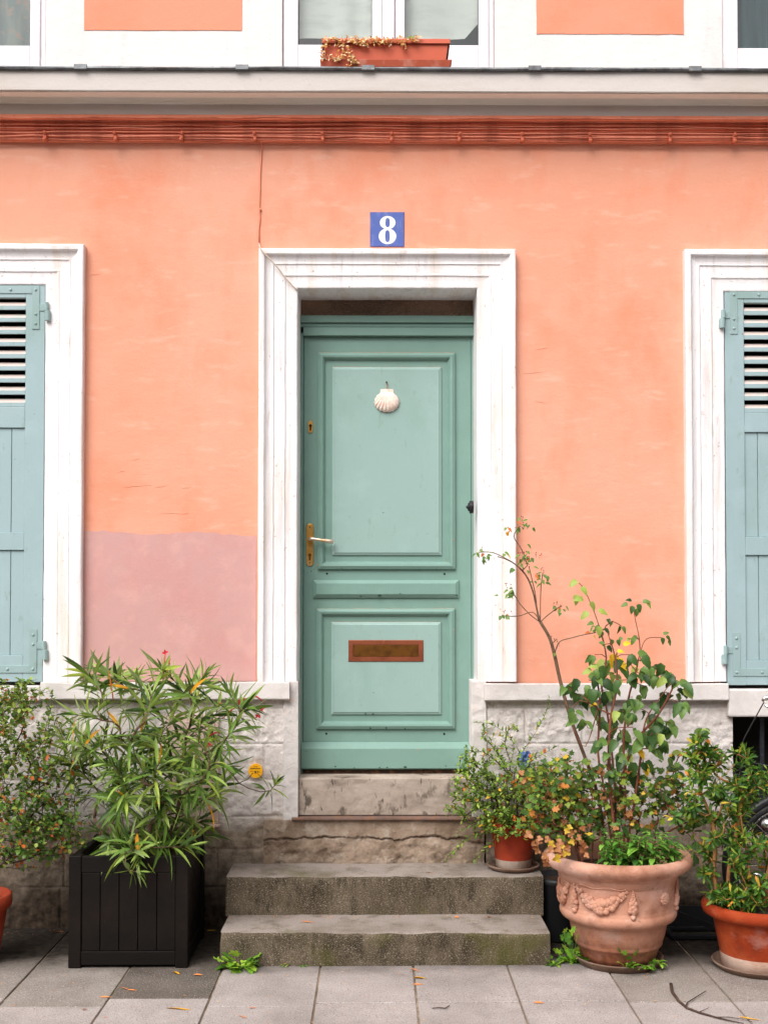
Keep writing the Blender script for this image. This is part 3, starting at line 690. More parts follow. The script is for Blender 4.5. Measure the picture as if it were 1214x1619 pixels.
# letter plate
mb = MB(); x0, x1, z1, z0 = X(551,yo-.018), X(669,yo-.018), Z(1012,yo-.018), Z(1046,yo-.018)
mb.sweep(x0, x1, z0, z1, [(0,.0),(0,.003),(.002,.0045),(.023,.0045),(.025,.0015)], closed=True, yb=yo-.0145)
lp = mb.build('letter_plate', m_copper, door)
mb = MB(); mb.box(x0+.025, x1-.025, yo-.0162, yo-.0148, z0+.022, z1-.022, 0); mb.box(x0+.031, x1-.031, yo-.0185, yo-.0163, z0+.026, z1-.026, 0)
mb.build('letter_flap', m_bronze, door, bevel=.001)
# handle plate + lever
mb = MB(); c = P(490, 861.5, yo); hw, hh = .019, .108; ch = .009
ring = [(-hw+ch,-hh),(hw-ch,-hh),(hw,-hh+ch*1.3),(hw,hh-ch*1.3),(hw-ch,hh),(-hw+ch,hh),(-hw,hh-ch*1.3),(-hw,-hh+ch*1.3)]
v1 = [(c.x+a, yo-.001, c.z+b) for a, b in ring]; v2 = [(c.x+a, yo-.006, c.z+b) for a, b in ring]; v3 = [(c.x+a*.86, yo-.0085, c.z+b*.97) for a, b in ring]
mb.add(v1+v2+v3, [tuple(range(16, 24))] + [(i, (i+1) % 8, (i+1) % 8+8, i+8) for i in range(8)] + [(i+8, (i+1) % 8+8, (i+1) % 8+16, i+16) for i in range(8)])
mb.tube([(c.x, yo-.007, c.z+.028), (c.x, yo-.020, c.z+.028)], .012, 16); mb.tube([(c.x, yo-.02, c.z+.028), (c.x, yo-.05, c.z+.028)], .0085, 14)
mb.build('handle_plate', m_brass, door, bevel=.0008)
mb = MB(); hz = c.z+.028
mb.tube([(c.x-.004,yo-.048,hz+.001),(c.x+.012,yo-.053,hz),(c.x+.03,yo-.056,hz-.002),(c.x+.06,yo-.055,hz-.007),(c.x+.1,yo-.052,hz-.012),(c.x+.122,yo-.050,hz-.0145)], [.0085,.0085,.0075,.0085,.0105,.0108], 14)
mb.build('lever', m_steel, door, smooth=True)
mb = MB(); mb.tube([(c.x, yo-.008, c.z-.052), (c.x, yo-.0115, c.z-.052)], .0085, 14); mb.obox((c.x, yo-.0102, c.z-.068), (.0045,0,0), (0,.0017,0), (0,0,.011)); mb.build('lock_cylinder', m_bronze, door)
mb = MB()
for dz in (.09, -.092): mb.tube([(c.x, yo-.007, c.z+dz), (c.x, yo-.0092, c.z+dz)], .0035, 8)
mb.obox((c.x, yo-.0118, c.z-.052), (.0012,0,0), (0,.0006,0), (0,0,.004)); build_each(mb, 'screw', m_hole, door)
c = P(491, 675, yo); mb = MB(); ring = []
for i in range(20):
    a = 2*math.pi*i/20; ring.append((math.cos(a)*.0125, math.sin(a)*.02+(.0125 if math.sin(a) > 0 else -.0125)))
v1 = [(c.x+a, yo-.001, c.z+b) for a, b in ring]; v2 = [(c.x+a, yo-.005, c.z+b) for a, b in ring]
mb.add(v1+v2, [tuple(range(20, 40))] + [(i, (i+1) % 20, (i+1) % 20+20, i+20) for i in range(20)]); mb.build('lock_escutcheon', m_brass, door, bevel=.0012)
mb = MB(); mb.tube([(c.x, yo-.004, c.z+.006), (c.x, yo-.0075, c.z+.006)], .0075, 12); mb.obox((c.x, yo-.006, c.z-.008), (.004,0,0), (0,.0012,0), (0,0,.011)); mb.build('keyhole', m_hole, door)
# transom glass
mb = MB(); zt0, zt1 = Z(499, DY), Z(462, DY)
mb.box(jl-.01, jr+.01, DY+.01, DY+.02, zt0-.005, zt1+.06); mb.build('transom_pane', m_privacy, house)

# ---- shutters
def shutter(xe, xi, ztop, zbot, lv0, lv1, r1, p1, r2, p2, sgn, hz1, hz2, flip=False):
    """xe hinge-side edge, xi other edge (world x). rows in metres"""
    y = -.006; th = .032; a, b = min(xe, xi), max(xe, xi); sw = .095
    mb = MB()
    mb.box(a, a+sw, y, y+th, zbot, ztop); mb.box(b-sw, b, y, y+th, zbot, ztop)
    A, B = a+sw, b-sw
    mb.box(A, B, y+.0005, y+th-.0005, lv0, ztop-.001); mb.box(A, B, y+.0005, y+th-.0005, r1, lv1); mb.box(A, B, y+.0005, y+th-.0005, r2, p1); mb.box(A, B, y+.0005, y+th-.0005, zbot+.001, p2)
    # edge slope under rails catching light
    for (zt_, zb_) in ((r1, p1), (r2, p2)):
        n = 5; wd = (B-A)/n
        for i in range(n): mb.box(A+wd*i+(.0012 if i else 0), A+wd*(i+1)-.0012, y+.010, y+.024, zb_+.0005, zt_-.0005)
    o = mb.build('shutter', m_shut, house, bevel=.0025)
    mb = MB(); n = 9; pit = (lv0-lv1)/n
    for i in range(n):
        z = lv1 + pit*(i+.36)
        ya = y+.003; xa_, xb_ = A+.001, B-.001; zl = lv1+pit*i+.001
        sec = [(ya,zl),(ya,zl+.021),(ya+.026,zl+.044),(ya+.026,zl+.034),(ya+.010,zl)]
        vs = [(xa_, a_, b_) for a_, b_ in sec] + [(xb_, a_, b_) for a_, b_ in sec]
        mb.add(vs, [(0,5,6,1),(2,7,8,3),(3,8,9,4),(4,9,5,0),(0,1,2,3,4),(9,8,7,6,5)], 0); o_ = len(mb.v)-10
        mb.f.append([o_+1,o_+6,o_+7,o_+2]); mb.m.append(1)
    build_each(mb, 'louvre', [m_shut, m_faded_lit], o, bevel=.0012)
    # iron corner straps with rivets
    s = 1 if xe > xi else -1      # +1: hinge edge on the right
    yS = y-.004; rv = MB(); st = MB()
    vx = xe - s*.045
    for (top, zc, hz) in ((True, ztop-.025, hz1), (False, zbot+.045, hz2)):
        L = .215; w_ = .0185
        z2 = zc - L if top else zc + L
        st.box(vx-w_, vx+w_, yS, y+.001, min(zc, z2), max(zc, z2)) if False else None
        zt_, zb_ = (zc, z2) if top else (z2, zc)
        st.box(vx-w_, vx+w_, yS, y-.0002, zb_-(.0 if top else .0), zt_)
        hx0 = vx - s*w_; hx1 = xi + s*.02
        zz = (zc-2*w_, zc) if top else (zc, zc+2*w_)
        st.box(min(hx0, hx1), max(hx0, hx1), yS+.0003, y-.0002, zz[0], zz[1])
        zm = (zz[0]+zz[1])/2
        rp = [(vx, zm), (vx - s*.125, zm), (vx-s*.3, zm), (vx, z2+(.028 if top else -.028)), (vx, z2+(.075 if top else -.075))]
        for (rx, rz) in rp: rv.blob((rx, yS, rz), .0075, sq=(1,.7,1), n=10, m=6)
        # arm and knuckle
        hb = MB(); ex = xe + s*.012
        hb.box(min(vx+s*w_, ex), max(vx+s*w_, ex), yS+.0002, y-.0002, hz+.0, hz+.034)
        hb.tube([(ex, y-.016, hz-.002), (ex, y-.016, hz+.04)], .0105, 12); hb.tube([(ex+s*.006, y-.016, hz-.052), (ex+s*.006, y-.016, hz-.003)], .0135, 12)
        hb.box(min(ex, ex+s*.02), max(ex, ex+s*.02), y-.016, y-.006, hz-.045, hz-.01)
        hb.build('hinge', m_strap, o, bevel=.0015)
    build_each(st, 'strap', m_strap, o, bevel=.0012); build_each(rv, 'rivet', m_strap, o, smooth=True)
    return o
yS = .0
def zz(p, px=60): return Z(p, .01, px)
lw = OPW/2-.006
sh1 = shutter(WL_IR-.003, WL_IR-.003-lw, zz(446), zz(1078), zz(472), zz(644), zz(677), zz(842), zz(870), zz(1036), 1, zz(493), zz(1026))
shutter(WL_IL+.003, WL_IL+.003+lw, zz(446), zz(1078), zz(472), zz(644), zz(677), zz(842), zz(870), zz(1036), 1, zz(493), zz(1026))
sh2 = shutter(WR_IL+.005, WR_IL+.005+lw, zz(454,1180), zz(1083,1180), zz(480,1180), zz(653,1180), zz(684,1180), zz(849,1180), zz(878,1180), zz(1044,1180), -1, zz(505,1180), zz(1033,1180))
shutter(WR_IR-.003, WR_IR-.003-lw, zz(454,1180), zz(1083,1180), zz(480,1180), zz(653,1180), zz(684,1180), zz(849,1180), zz(878,1180), zz(1044,1180), -1, zz(505,1180), zz(1033,1180))
# meter cabinet in the plinth behind the oleander
mb = MB(); a, b, c_, d_ = X(262,-.02,1200), X(346,-.02,1200), Z(1302,-.02), Z(1130,-.02)
mb.box(a, b, -.022, .02, c_, d_); mb.box(a+.02, b-.02, -.028, -.0225, c_+.03, d_-.03); mb.box(a-.004, b+.008, -.05, -.001, c_-.012, c_-.001)
mb.build('meter_cabinet_door', mat('beige_cabinet_paint', srgb(196,170,158), .6, [(srgb(176,148,136), 9, .5, .7, .6)]), house, bevel=.003)

# ------------------------------------------------------------------ front steps
def noisy_block(mb, x0, x1, y0, y1, z0, z1, r=.012, mt_front=1, res=.02, seed=0):
    nx = int((x1-x0)/res)
    pf = [(y1, z1), ((y0+y1)/2, z1), (y0+r*1.8, z1), (y0+r*.6, z1-r*.25), (y0+r*.15, z1-r), (y0, z1-r*2)] + [(y0-.002*k/6, z1-r*2-(z1-r*2-z0)*k/6) for k in range(1, 7)]
    o = len(mb.v)
    for k, (y, z) in enumerate(pf):
        for i in range(nx+1):
            x = x0+(x1-x0)*i/nx; q = noise.noise_vector(Vector((x*6+seed, y*8, z*8)))*.005 + noise.noise_vector(Vector((x*30+seed, y*30, z*30)))*.0018
            if k in (3, 4): q *= 1.6
            ex = 0
            if i == 0: ex = .004*(1 if k in (3,4,5) else 0)
            mb.v.append(Vector((x+ex, y+q.y*(1 if k else 0), z+q.z*(1 if k < 11 else 0))))
    for k in range(len(pf)-1):
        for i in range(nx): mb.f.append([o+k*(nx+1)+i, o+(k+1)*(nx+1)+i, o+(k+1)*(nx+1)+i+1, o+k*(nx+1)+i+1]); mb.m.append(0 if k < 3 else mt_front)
    for side, i in ((0, 0), (1, nx)):
        idx = [o+k*(nx+1)+i for k in range(len(pf))]; base = len(mb.v)
        mb.v.append(Vector((mb.v[idx[0]].x, y1, z0)))
        mb.f.append((idx + [base]) if side else (idx + [base])[::-1]); mb.m.append(mt_front)
zS1 = .143; yS1 = G(607, 1527, 0).y; yS2 = P(607, 1445, 0).y
yS2 = G(607, 1446, zS1).y
steps = thing('front_steps', (0, yS1/2, 0), 'two worn grey granite steps with green moss stains below the green door', 'steps')
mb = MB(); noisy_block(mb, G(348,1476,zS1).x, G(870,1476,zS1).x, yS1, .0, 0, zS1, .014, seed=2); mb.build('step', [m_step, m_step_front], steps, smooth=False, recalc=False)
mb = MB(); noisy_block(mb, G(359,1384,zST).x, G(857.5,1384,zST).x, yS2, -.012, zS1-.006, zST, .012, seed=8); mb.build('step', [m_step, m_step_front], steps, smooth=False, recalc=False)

# ------------------------------------------------------------------ small fittings
def nearpx(px, py, Y): return P(px, py, Y)
# number plate
c = P(612, 362.5, -.004); hs_ = (X(639, 0, 362)-X(585, 0, 362))/2; hv = (Z(335,0)-Z(390,0))/2
npl = thing('number_plate', (c.x, 0, c.z-hv), 'square blue enamel plate with a white number 8 above the door surround', 'house number')
mb = MB(); mb.add([(c.x-hs_,-.0005,c.z-hv),(c.x+hs_,-.0005,c.z-hv),(c.x+hs_,-.0005,c.z+hv),(c.x-hs_,-.0005,c.z+hv),(c.x-hs_+.003,-.007,c.z-hv+.003),(c.x+hs_-.003,-.007,c.z-hv+.003),(c.x+hs_-.003,-.007,c.z+hv-.003),(c.x-hs_+.003,-.007,c.z+hv-.003)],
    [(4,5,6,7),(0,1,5,4),(1,2,6,5),(2,3,7,6),(3,0,4,7)]); mb.build('plate', m_blue, npl)
u = 2*hs_/598.0
def ring8(mb, cx, cy, rx, ry, ix, iy, y):
    n = 48; vs = []
    for k in range(n):
        a = 2*math.pi*k/n; vs.append((c.x+(cx-575+rx*math.cos(a))*u, y, c.z-(cy-585+ry*math.sin(a))*u))
    for k in range(n):
        a = 2*math.pi*k/n; cc, ss = math.cos(a), math.sin(a); e = .72
        vs.append((c.x+(cx-575+ix*math.copysign(abs(cc)**e, cc))*u, y, c.z-(cy-585+iy*math.copysign(abs(ss)**e, ss))*u))
    mb.add(vs, [(k, (k+1) % n, (k+1) % n+n, k+n) for k in range(n)])
mb = MB(); ring8(mb, 583, 472, 137, 117, 39, 80, -.0078); ring8(mb, 580, 712, 153, 140, 41, 104, -.0082); mb.build('digit', m_digit, npl, recalc=False)
# scallop shell on the door
c = P(611.5, 633, yo-.0155); shl = thing('scallop_shell', (c.x, yo-.0145, c.z), 'small pale pink scallop shell hanging on the upper door panel', 'shell')
mb = MB(); nr, na = 14, 96; hx, hz_ = c.x, c.z+.056
Cx, Cz, RX, RZ = hx, c.z-.009, .064, .053
rows = []
for i in range(nr+1):
    t = i/nr; row = []
    for k in range(na+1):
        ph = R(-148+296*k/na); k_ = math.cos(k/na*math.pi*2*15)
        ex = Cx+math.sin(ph)*RX*(1+.022*k_); ez = Cz-math.cos(ph)*RZ*(1+.022*k_)
        x = hx+(ex-hx)*t; z = hz_-.010+(ez-hz_+.010)*t
        rd = math.hypot((x-Cx)/RX, (z-Cz)/RZ)
        bul = .026*math.sqrt(max(0, 1-min(1, rd)**2))+.0034*k_*t*t
        row.append(Vector((x, yo-.0175-max(.0, bul), z)))
    rows.append(row)
for r_ in rows: mb.v += r_
for i in range(nr):
    for k in range(na): a = i*(na+1)+k; mb.f.append([a, a+1, a+na+2, a+na+1]); mb.m.append(0)
mb.build('shell', m_shell, shl, smooth=True, recalc=False)
mb = MB(); mb.add([(hx-.032,yo-.019,hz_+.001),(hx+.032,yo-.019,hz_+.001),(hx+.036,yo-.019,hz_-.030),(hx,yo-.026,hz_-.035),(hx-.036,yo-.019,hz_-.030),(hx,yo-.026,hz_+.001)], [(0,5,3,4),(5,1,2,3)]); mb.build('hinge_ear', m_shell, shl, recalc=False)
mb = MB(); nl = P(611, 605, yo-.02); mb.tube([nl+Vector((0,.005,0)), nl+Vector((0,-.006,.001))], .0035, 8); mb.blob(nl+Vector((0,-.007,.001)), .0048); mb.build('nail', m_hole, shl)
mb = MB(); mb.tube([nl+Vector((0,-.004,-.002)), Vector((hx-.001,yo-.022,hz_+.018)), Vector((hx-.004,yo-.022,hz_+.002))], .0014, 5); mb.tube([nl+Vector((.001,-.004,-.002)), Vector((hx+.001,yo-.022,hz_+.002))], .0012, 5); mb.build('string', m_string, shl)
# bell on the right reveal
c = P(746, 802, .03); bell = thing('door_bell', (c.x, .03, c.z-.03), 'small round black bell push on the right reveal beside the door', 'door bell')
mb = MB(); rot = Matrix.Rotation(R(-90), 3, 'Y')
def disc(mb, cx, y, z, r, x0, x1): mb.tube([(x0, y, z), (x1, y, z)], r, 20)
disc(mb, c.x, .02, c.z, .032, c.x+.006, c.x-.014); mb.build('base', m_iron, bell, bevel=.003)
mb = MB(); disc(mb, c.x, .02, c.z, .020, c.x-.014, c.x-.021); mb.blob((c.x-.022, .02, c.z), .009, n=10, m=8); mb.build('push', m_iron, bell, smooth=True)
# sticker
c = P(404, 1219, -.0165); stk = thing('sticker', (c.x, -.012, c.z-.03), 'small round yellow sticker on the stone base left of the door', 'sticker')
mb = MB(); mb.tube([(c.x, .004, c.z), (c.x, -.0165, c.z)], .0345, 32); mb.build('disc', m_sticker, stk)
mb = MB(); rt = random.Random(4)
for (zz_, xa, xb, h) in ((.0205,-.009,.009,.0016),(.012,-.024,.024,.0026)):
    x = xa
    while x < xb: w_ = rt.uniform(.0012,.0028); mb.box(c.x+x, c.x+x+w_, -.0172, -.0167, c.z+zz_-h*rt.uniform(.6,1), c.z+zz_+h*rt.uniform(.5,1)); x += w_+.0008
for (xa, xb, z0_, z1_) in ((-.003,.003,-.012,.001),(.009,.013,-.008,.001),(.014,.025,-.006,-.004),(-.022,-.018,-.004,.0),(-.012,-.010,-.006,.002),(.005,.006,-.004,-.002)): mb.box(c.x+xa, c.x+xb, -.0172, -.0167, c.z+z0_, c.z+z1_)
mb.build('print', m_ink, stk)

# ------------------------------------------------------------------ cables
cab_rows = [(186.5,-.098,.0030,0),(191.5,-.062,.0040,0),(196,-.060,.0036,1),(199,-.058,.0030,0),(203,-.050,.0042,0),(206.5,-.046,.0034,1),(210,-.050,.0036,0),(213.5,-.040,.0040,0),(216.5,-.046,.0042,0),(220,-.036,.0046,0),(223,-.034,.0034,1)]
names = ['topmost thin orange cable under the white cornice','second painted cable below the cornice lip','dark orange cable third from the top of the bundle','thin orange cable fourth from the top of the bundle','orange cable fifth from the top of the bundle','dark middle cable of the painted bundle','orange cable just below the middle of the bundle','orange cable fourth from the bottom of the bundle','wavy orange cable third from the bottom, under the clips','thick orange cable second from the bottom of the bundle','lowest dark cable sagging along the wall edge']
for i, (py, y, r_, k) in enumerate(cab_rows):
    pts = []; n = 150; rr = random.Random(40+i); ph = rr.uniform(0, 9)
    for j in range(n+1):
        x = -2.6+5.2*j/n
        z = Z(py, y) + .006*noise.noise(Vector((x*1.6+ph, i*3.1, 0))) + .0045*noise.noise(Vector((x*5+ph, i*2, 4)))
        if i in (2,3,5,6,7) : z += .009*noise.noise(Vector((x*.9+ph*2, 8, i)))
        if i == 10: z -= .004*abs(math.sin(x*4.6+1))
        pts.append((x, y+.004*noise.noise(Vector((x*3+ph, 1, i))), z))
    mb = MB(); mb.tube(pts, r_*.9, 7)
    o = mb.build('cable', m_cable_d if k else m_cable, smooth=True, origin=(0, y, Z(py, y))); tag(o, names[i], 'cable', 'painted cables along the band under the cornice')
# a short loose run
# clips
clip_px = [72,183,288,403,510,619,726,825,932,1058,1160]
clip0 = None
cl_lab = ['cable clip above the left window surround, leftmost in the row','second cable clip from the left, above the plain wall','third cable clip from the left','cable clip where the thin cable drops to the door surround','cable clip up left of the number plate','cable clip straight above the blue number plate','cable clip above the right half of the door surround','cable clip above the right corner of the door surround','fourth cable clip from the right','cable clip just left of the right window surround','rightmost cable clip, above the right shutter']
for i, px in enumerate(clip_px):
    c = P(px, 216.5+ (px-600)*.003, -.05)
    if clip0 is None:
        mb = MB(); q = c
        mb.box(q.x-.008, q.x+.008, q.y-.012, q.y+.03, q.z-.020, q.z+.016); mb.blob((q.x, q.y-.014, q.z+.012), .010, n=9, m=6); mb.blob((q.x, q.y-.012, q.z-.020), .010, n=9, m=6)
        clip0 = mb.build('cable_clip', m_cable_d, bevel=.003, origin=q); o = clip0
    else:
        o = clip0.copy(); S.collection.objects.link(o); o.location = c
        o.rotation_euler = (0, R(random.Random(i).uniform(-12, 12)), 0)
    tag(o, cl_lab[i], 'cable clip', 'clips holding the painted cables')
# drop cable to the door
mb = MB(); pts = [P(413,222,-.03), P(413.5,232,-.008)]
for (a, b) in ((413,250),(411.5,275),(411,300),(410,330),(411,345),(409,365),(410,385)): pts.append(P(a, b, -.005))
mb.tube(pts, .0036, 6, 0); mb.blob(P(411.5,331,-.007), .007)
pts = [P(410,385,-.006), P(411,391,-.052), P(415,397,-.054), P(428,411,-.052), P(440,424,-.034), P(452,440,-.03), P(464,453,-.024), P(469,458,-.016), P(471,468,.02), P(473,478,.09)]
mb.tube(pts, .0036, 6, 1)
o = mb.build('cable', [m_salmon_up, mat('painted_cable_white', srgb(206,186,170), .7)], smooth=True, origin=P(413,222,-.03)); tag(o, 'single thin cable dropping down the wall and along the door surround corner', 'cable')

# ------------------------------------------------------------------ window box
bx0, bx1 = X(511,-.17,80), X(709,-.17,80); zb0 = zCT+.005
wb = thing('window_box', ((bx0+bx1)/2, -.13, zb0), 'long terracotta coloured plastic window box below the upper middle window', 'window box')
mb = MB(); zt_ = Z(63,-.2); zb_ = zb0+.03
def trough(mb, x0, x1, y0, y1, z0, z1, tap, th=.004):
    o_ = [(x0+tap,y0+tap*.6,z0),(x1-tap,y0+tap*.6,z0),(x1-tap,y1-tap*.6,z0),(x0+tap,y1-tap*.6,z0),(x0,y0,z1),(x1,y0,z1),(x1,y1,z1),(x0,y1,z1),(x0+th,y0+th,z1),(x1-th,y0+th,z1),(x1-th,y1-th,z1),(x0+th,y1-th,z1),(x0+tap+th,y0+tap+th,z0+th),(x1-tap-th,y0+tap+th,z0+th),(x1-tap-th,y1-tap-th,z0+th),(x0+tap+th,y1-tap-th,z0+th)]
    mb.add(o_, [(3,2,1,0),(0,1,5,4),(1,2,6,5),(2,3,7,6),(3,0,4,7),(4,5,9,8),(5,6,10,9),(6,7,11,10),(7,4,8,11),(8,9,13,12),(9,10,14,13),(10,11,15,14),(11,8,12,15),(12,13,14,15)])
trough(mb, bx0+.004, bx1-.004, -.205, -.045, zb_, zt_-.02, .012)
mb.build('trough', m_plas, wb, bevel=.003)
mb = MB(); mb.sweep(bx0-.004, bx1+.004, -.215, -.035, [(0,0),(0,.02),(.003,.023),(.010,.023),(.012,.02),(.012,0)], closed=True)
for v in mb.v: v.y, v.z = v.z, (zt_-.023)-v.y
mb.build('rim', m_plas, wb)
mb = MB(); trough(mb, bx0-.014, bx1+.014, -.218, -.03, zb0, zb0+.034, .012); mb.build('tray', m_plas2, wb, bevel=.003)
mb = MB(); mb.box(bx0+.012, bx1-.012, -.198, -.055, zt_-.05, zt_-.03); mb.build('soil', m_soil, wb)

# ------------------------------------------------------------------ plants: growth and leaves
UP = Vector((0,0,1))
def prof_w(shape, t):
    if shape == 'lance': return math.sin(math.pi*min(1, t**.85))**.9
    if shape == 'oval': return math.sin(math.pi*t**.9)**.6
    if shape == 'heart': return (math.sin(math.pi*t**.52))**.8 if t > 0 else 0
    if shape == 'oblan': return math.sin(math.pi*t**1.35)**.8
    return math.sin(math.pi*t)
def leaf(mb, p, d, n, L, W, shape='lance', bend=.3, fold=.25, mi=0, ns=5, grav=0.0, serr=0):
    d = d.normalized(); s = d.cross(n)
    if s.length < 1e-4: s = d.orthogonal()
    s.normalize(); n = s.cross(d).normalized(); o = len(mb.v); q = Vector(p); dd = d.copy(); nn = n.copy()
    for i in range(ns+1):
        t = i/ns; w = W*.5*max(0, prof_w(shape, t))
        if serr and 0 < i < ns: w *= 1+(serr if i % 2 else -serr)
        if i in (0,): w = max(w, W*.03)
        up = nn*fold*w
        mb.v += [q - s*w + up, q.copy(), q + s*w + up]
        q = q + dd*(L/ns)
        dd = (dd - nn*(bend/ns) - UP*(grav/ns)).normalized(); nn = s.cross(dd).normalized()
        if nn.dot(n) < 0 and False: nn = -nn
    for i in range(ns):
        a = o+i*3
        mb.f.append([a, a+1, a+4, a+3]); mb.m.append(mi); mb.f.append([a+1, a+2, a+5, a+4]); mb.m.append(mi)
def lobed(mb, p, d, n, r, mi=0, lobes=5, cup=.2, rnd=random):
    d = d.normalized(); s = d.cross(n); s = (s if s.length > 1e-4 else d.orthogonal()).normalized(); n = s.cross(d).normalized()
    o = len(mb.v); k = lobes*4; c = Vector(p)+d*r*.25; mb.v.append(c)
    for i in range(k+1):
        a = R(-150+300*i/k); ph = (i % 4)/4; rr = r*(.76+.24*math.cos(ph*2*math.pi))*(.85+.25*math.cos(a*.5)); rr *= rnd.uniform(.88, 1.1)
        v = c + d*math.cos(a)*rr + s*math.sin(a)*rr + n*(cup*rr*rnd.uniform(-.3,1))
        mb.v.append(v)
    for i in range(k): mb.f.append([o, o+1+i, o+2+i]); mb.m.append(mi)
    mb.f.append([o, o+k+1, o+1]); mb.m.append(mi)
class Plant:
    def __init__(s, seed): s.r = random.Random(seed); s.nodes = []; s.br = []   # nodes: (pos, parent, dist)
    def poly(s, pts, start=None):
        """add an explicit stem; returns branch"""
        ids = []; prev = start
        dist = 0 if start is None else s.nodes[start][2]
        if start is not None: ids.append(start)
        for i, p in enumerate(pts):
            if prev is not None: dist += (p - s.nodes[prev][0]).length
            s.nodes.append((Vector(p), prev, dist)); prev = len(s.nodes)-1; ids.append(prev)
        s.br.append(ids); return ids
    def near(s, p, wpath=.35, minlen=.02, below=True):
        best, bi = 1e9, 0
        for i, (q, par, dist) in enumerate(s.nodes):
            dd = (p-q).length
            c = dd + wpath*dist + (.5*max(0, q.z - p.z) if below else 0)
            if c < best: best, bi = c, i
        return bi
    def reach(s, tgt, wpath=.35, sag=.0, wig=.02, step=.035, below=True, lift=.3):
        tgt = Vector(tgt); i0 = s.near(tgt, wpath, below=below); q = s.nodes[i0][0]; par = s.nodes[i0][1]
        L = (tgt-q).length; n = max(2, int(L/step))
        d0 = (q - s.nodes[par][0]).normalized() if par is not None else UP.copy()
        d0 = (d0*.6 + UP*lift + (tgt-q).normalized()*.6).normalized()
        c1 = q + d0*L*.4; pts = []
        mid = s.r.uniform(-1, 1), s.r.uniform(-1, 1), s.r.uniform(-1, 1)
        c2 = tgt - ((tgt-c1).normalized()*.35*L) + Vector(mid)*wig*2 + UP*sag*L
        for k in range(1, n+1):
            t = k/n; b = q*(1-t)**3 + c1*3*t*(1-t)**2 + c2*3*t*t*(1-t) + tgt*t**3
            if k < n: b += Vector((s.r.gauss(0,1), s.r.gauss(0,1), s.r.gauss(0,1)))*wig*.12
            pts.append(b)
        return s.poly(pts, i0)
    def stems(s, mb, r0=.0015, pw=.42, rmax=.02, n=5, mi=0):
        cnt = [0]*len(s.nodes)
        for b in s.br:
            i = b[-1]
            while i is not None: cnt[i] += 1; i = s.nodes[i][1]
        for b in s.br:
            rr = [min(rmax, r0*max(1, cnt[i])**pw) for i in b]
            if len(b) > 2: rr[0] = min(rr[0], rr[1]*1.1)
            mb.tube([s.nodes[i][0] for i in b], rr, n, mi)
def frame(t, rnd):
    a = t.orthogonal().normalized(); b = t.cross(a).normalized(); ph = rnd.uniform(0, 6.28); return a, b, ph
def whorls(mb, P_, ids, length, spacing, k, L, W, ang, mats, shape='lance', bend=.3, grav=.2, fold=.25, ns=5, jitter=.25, tip=True, scale_tip=.6, alt=False):
    """whorls of k leaves along the last `length` metres of a stem"""
    r_ = P_.r; pts = [P_.nodes[i][0] for i in ids]; acc = 0; segs = []
    for i in range(len(pts)-1, 0, -1):
        segs.append((pts[i], pts[i-1])); acc += (pts[i]-pts[i-1]).length
        if acc > length: break
    tot = min(length, acc); d = 0; ph = r_.uniform(0, 6.28)
    while d < tot:
        rem = d; p = pts[-1]; t = (pts[-1]-pts[-2]).normalized()
        for a, b in segs:
            l_ = (a-b).length
            if rem <= l_: p = a.lerp(b, rem/max(l_, 1e-6)); t = (a-b).normalized(); break
            rem -= l_
        a1 = t.orthogonal().normalized(); b1 = t.cross(a1)
        f = d/max(tot, 1e-6); sc = scale_tip + (1-scale_tip)*min(1, f*3+.1)
        for j in range(k):
            an = ph + 2*math.pi*j/k + r_.uniform(-.2, .2); rad = a1*math.cos(an)+b1*math.sin(an)
            th = R(ang[0]+(ang[1]-ang[0])*f + r_.gauss(0, 9)); dirv = t*math.cos(th)+rad*math.sin(th)
            nn = (t*math.sin(th)-rad*math.cos(th)); nn = nn if not alt else (nn*.3+UP)
            leaf(mb, p, dirv, nn + Vector((r_.gauss(0,.15), r_.gauss(0,.15), r_.gauss(0,.15))), L*sc*r_.uniform(1-jitter, 1+jitter), W*sc*r_.uniform(.85,1.15), shape, bend*r_.uniform(.3,1.5), fold, mats(r_, p), ns, grav*r_.uniform(.3,1.4))
        ph += math.pi/k*1.0 if k > 1 else 2.39; d += spacing*r_.uniform(.8, 1.25)
m_bark = mat('grey_brown_bark', srgb(112,88,68), .85, [(srgb(76,58,44), 40, .45, .6, .7), (srgb(150,128,104), 70, .6, .7, .5)], [(120, .0012)])
m_bark_red = mat('reddish_stem', srgb(128,72,54), .7, [(srgb(92,50,38), 30, .45, .6, .7), (srgb(160,110,84), 60, .58, .7, .5)])
m_bark_dark = mat('dark_twig', srgb(72,54,46), .85, [(srgb(104,80,64), 40, .5, .65, .7)])
m_green_stem = mat('green_stem', srgb(132,140,78), .6, [(srgb(170,130,80), 20, .55, .7, .6)])
def pick(ws):
    tot = sum(ws)
    def f(r_, p=None):
        x = r_.uniform(0, tot)
        for i, w_ in enumerate(ws):
            x -= w_
            if x <= 0: return i
        return 0
    return f

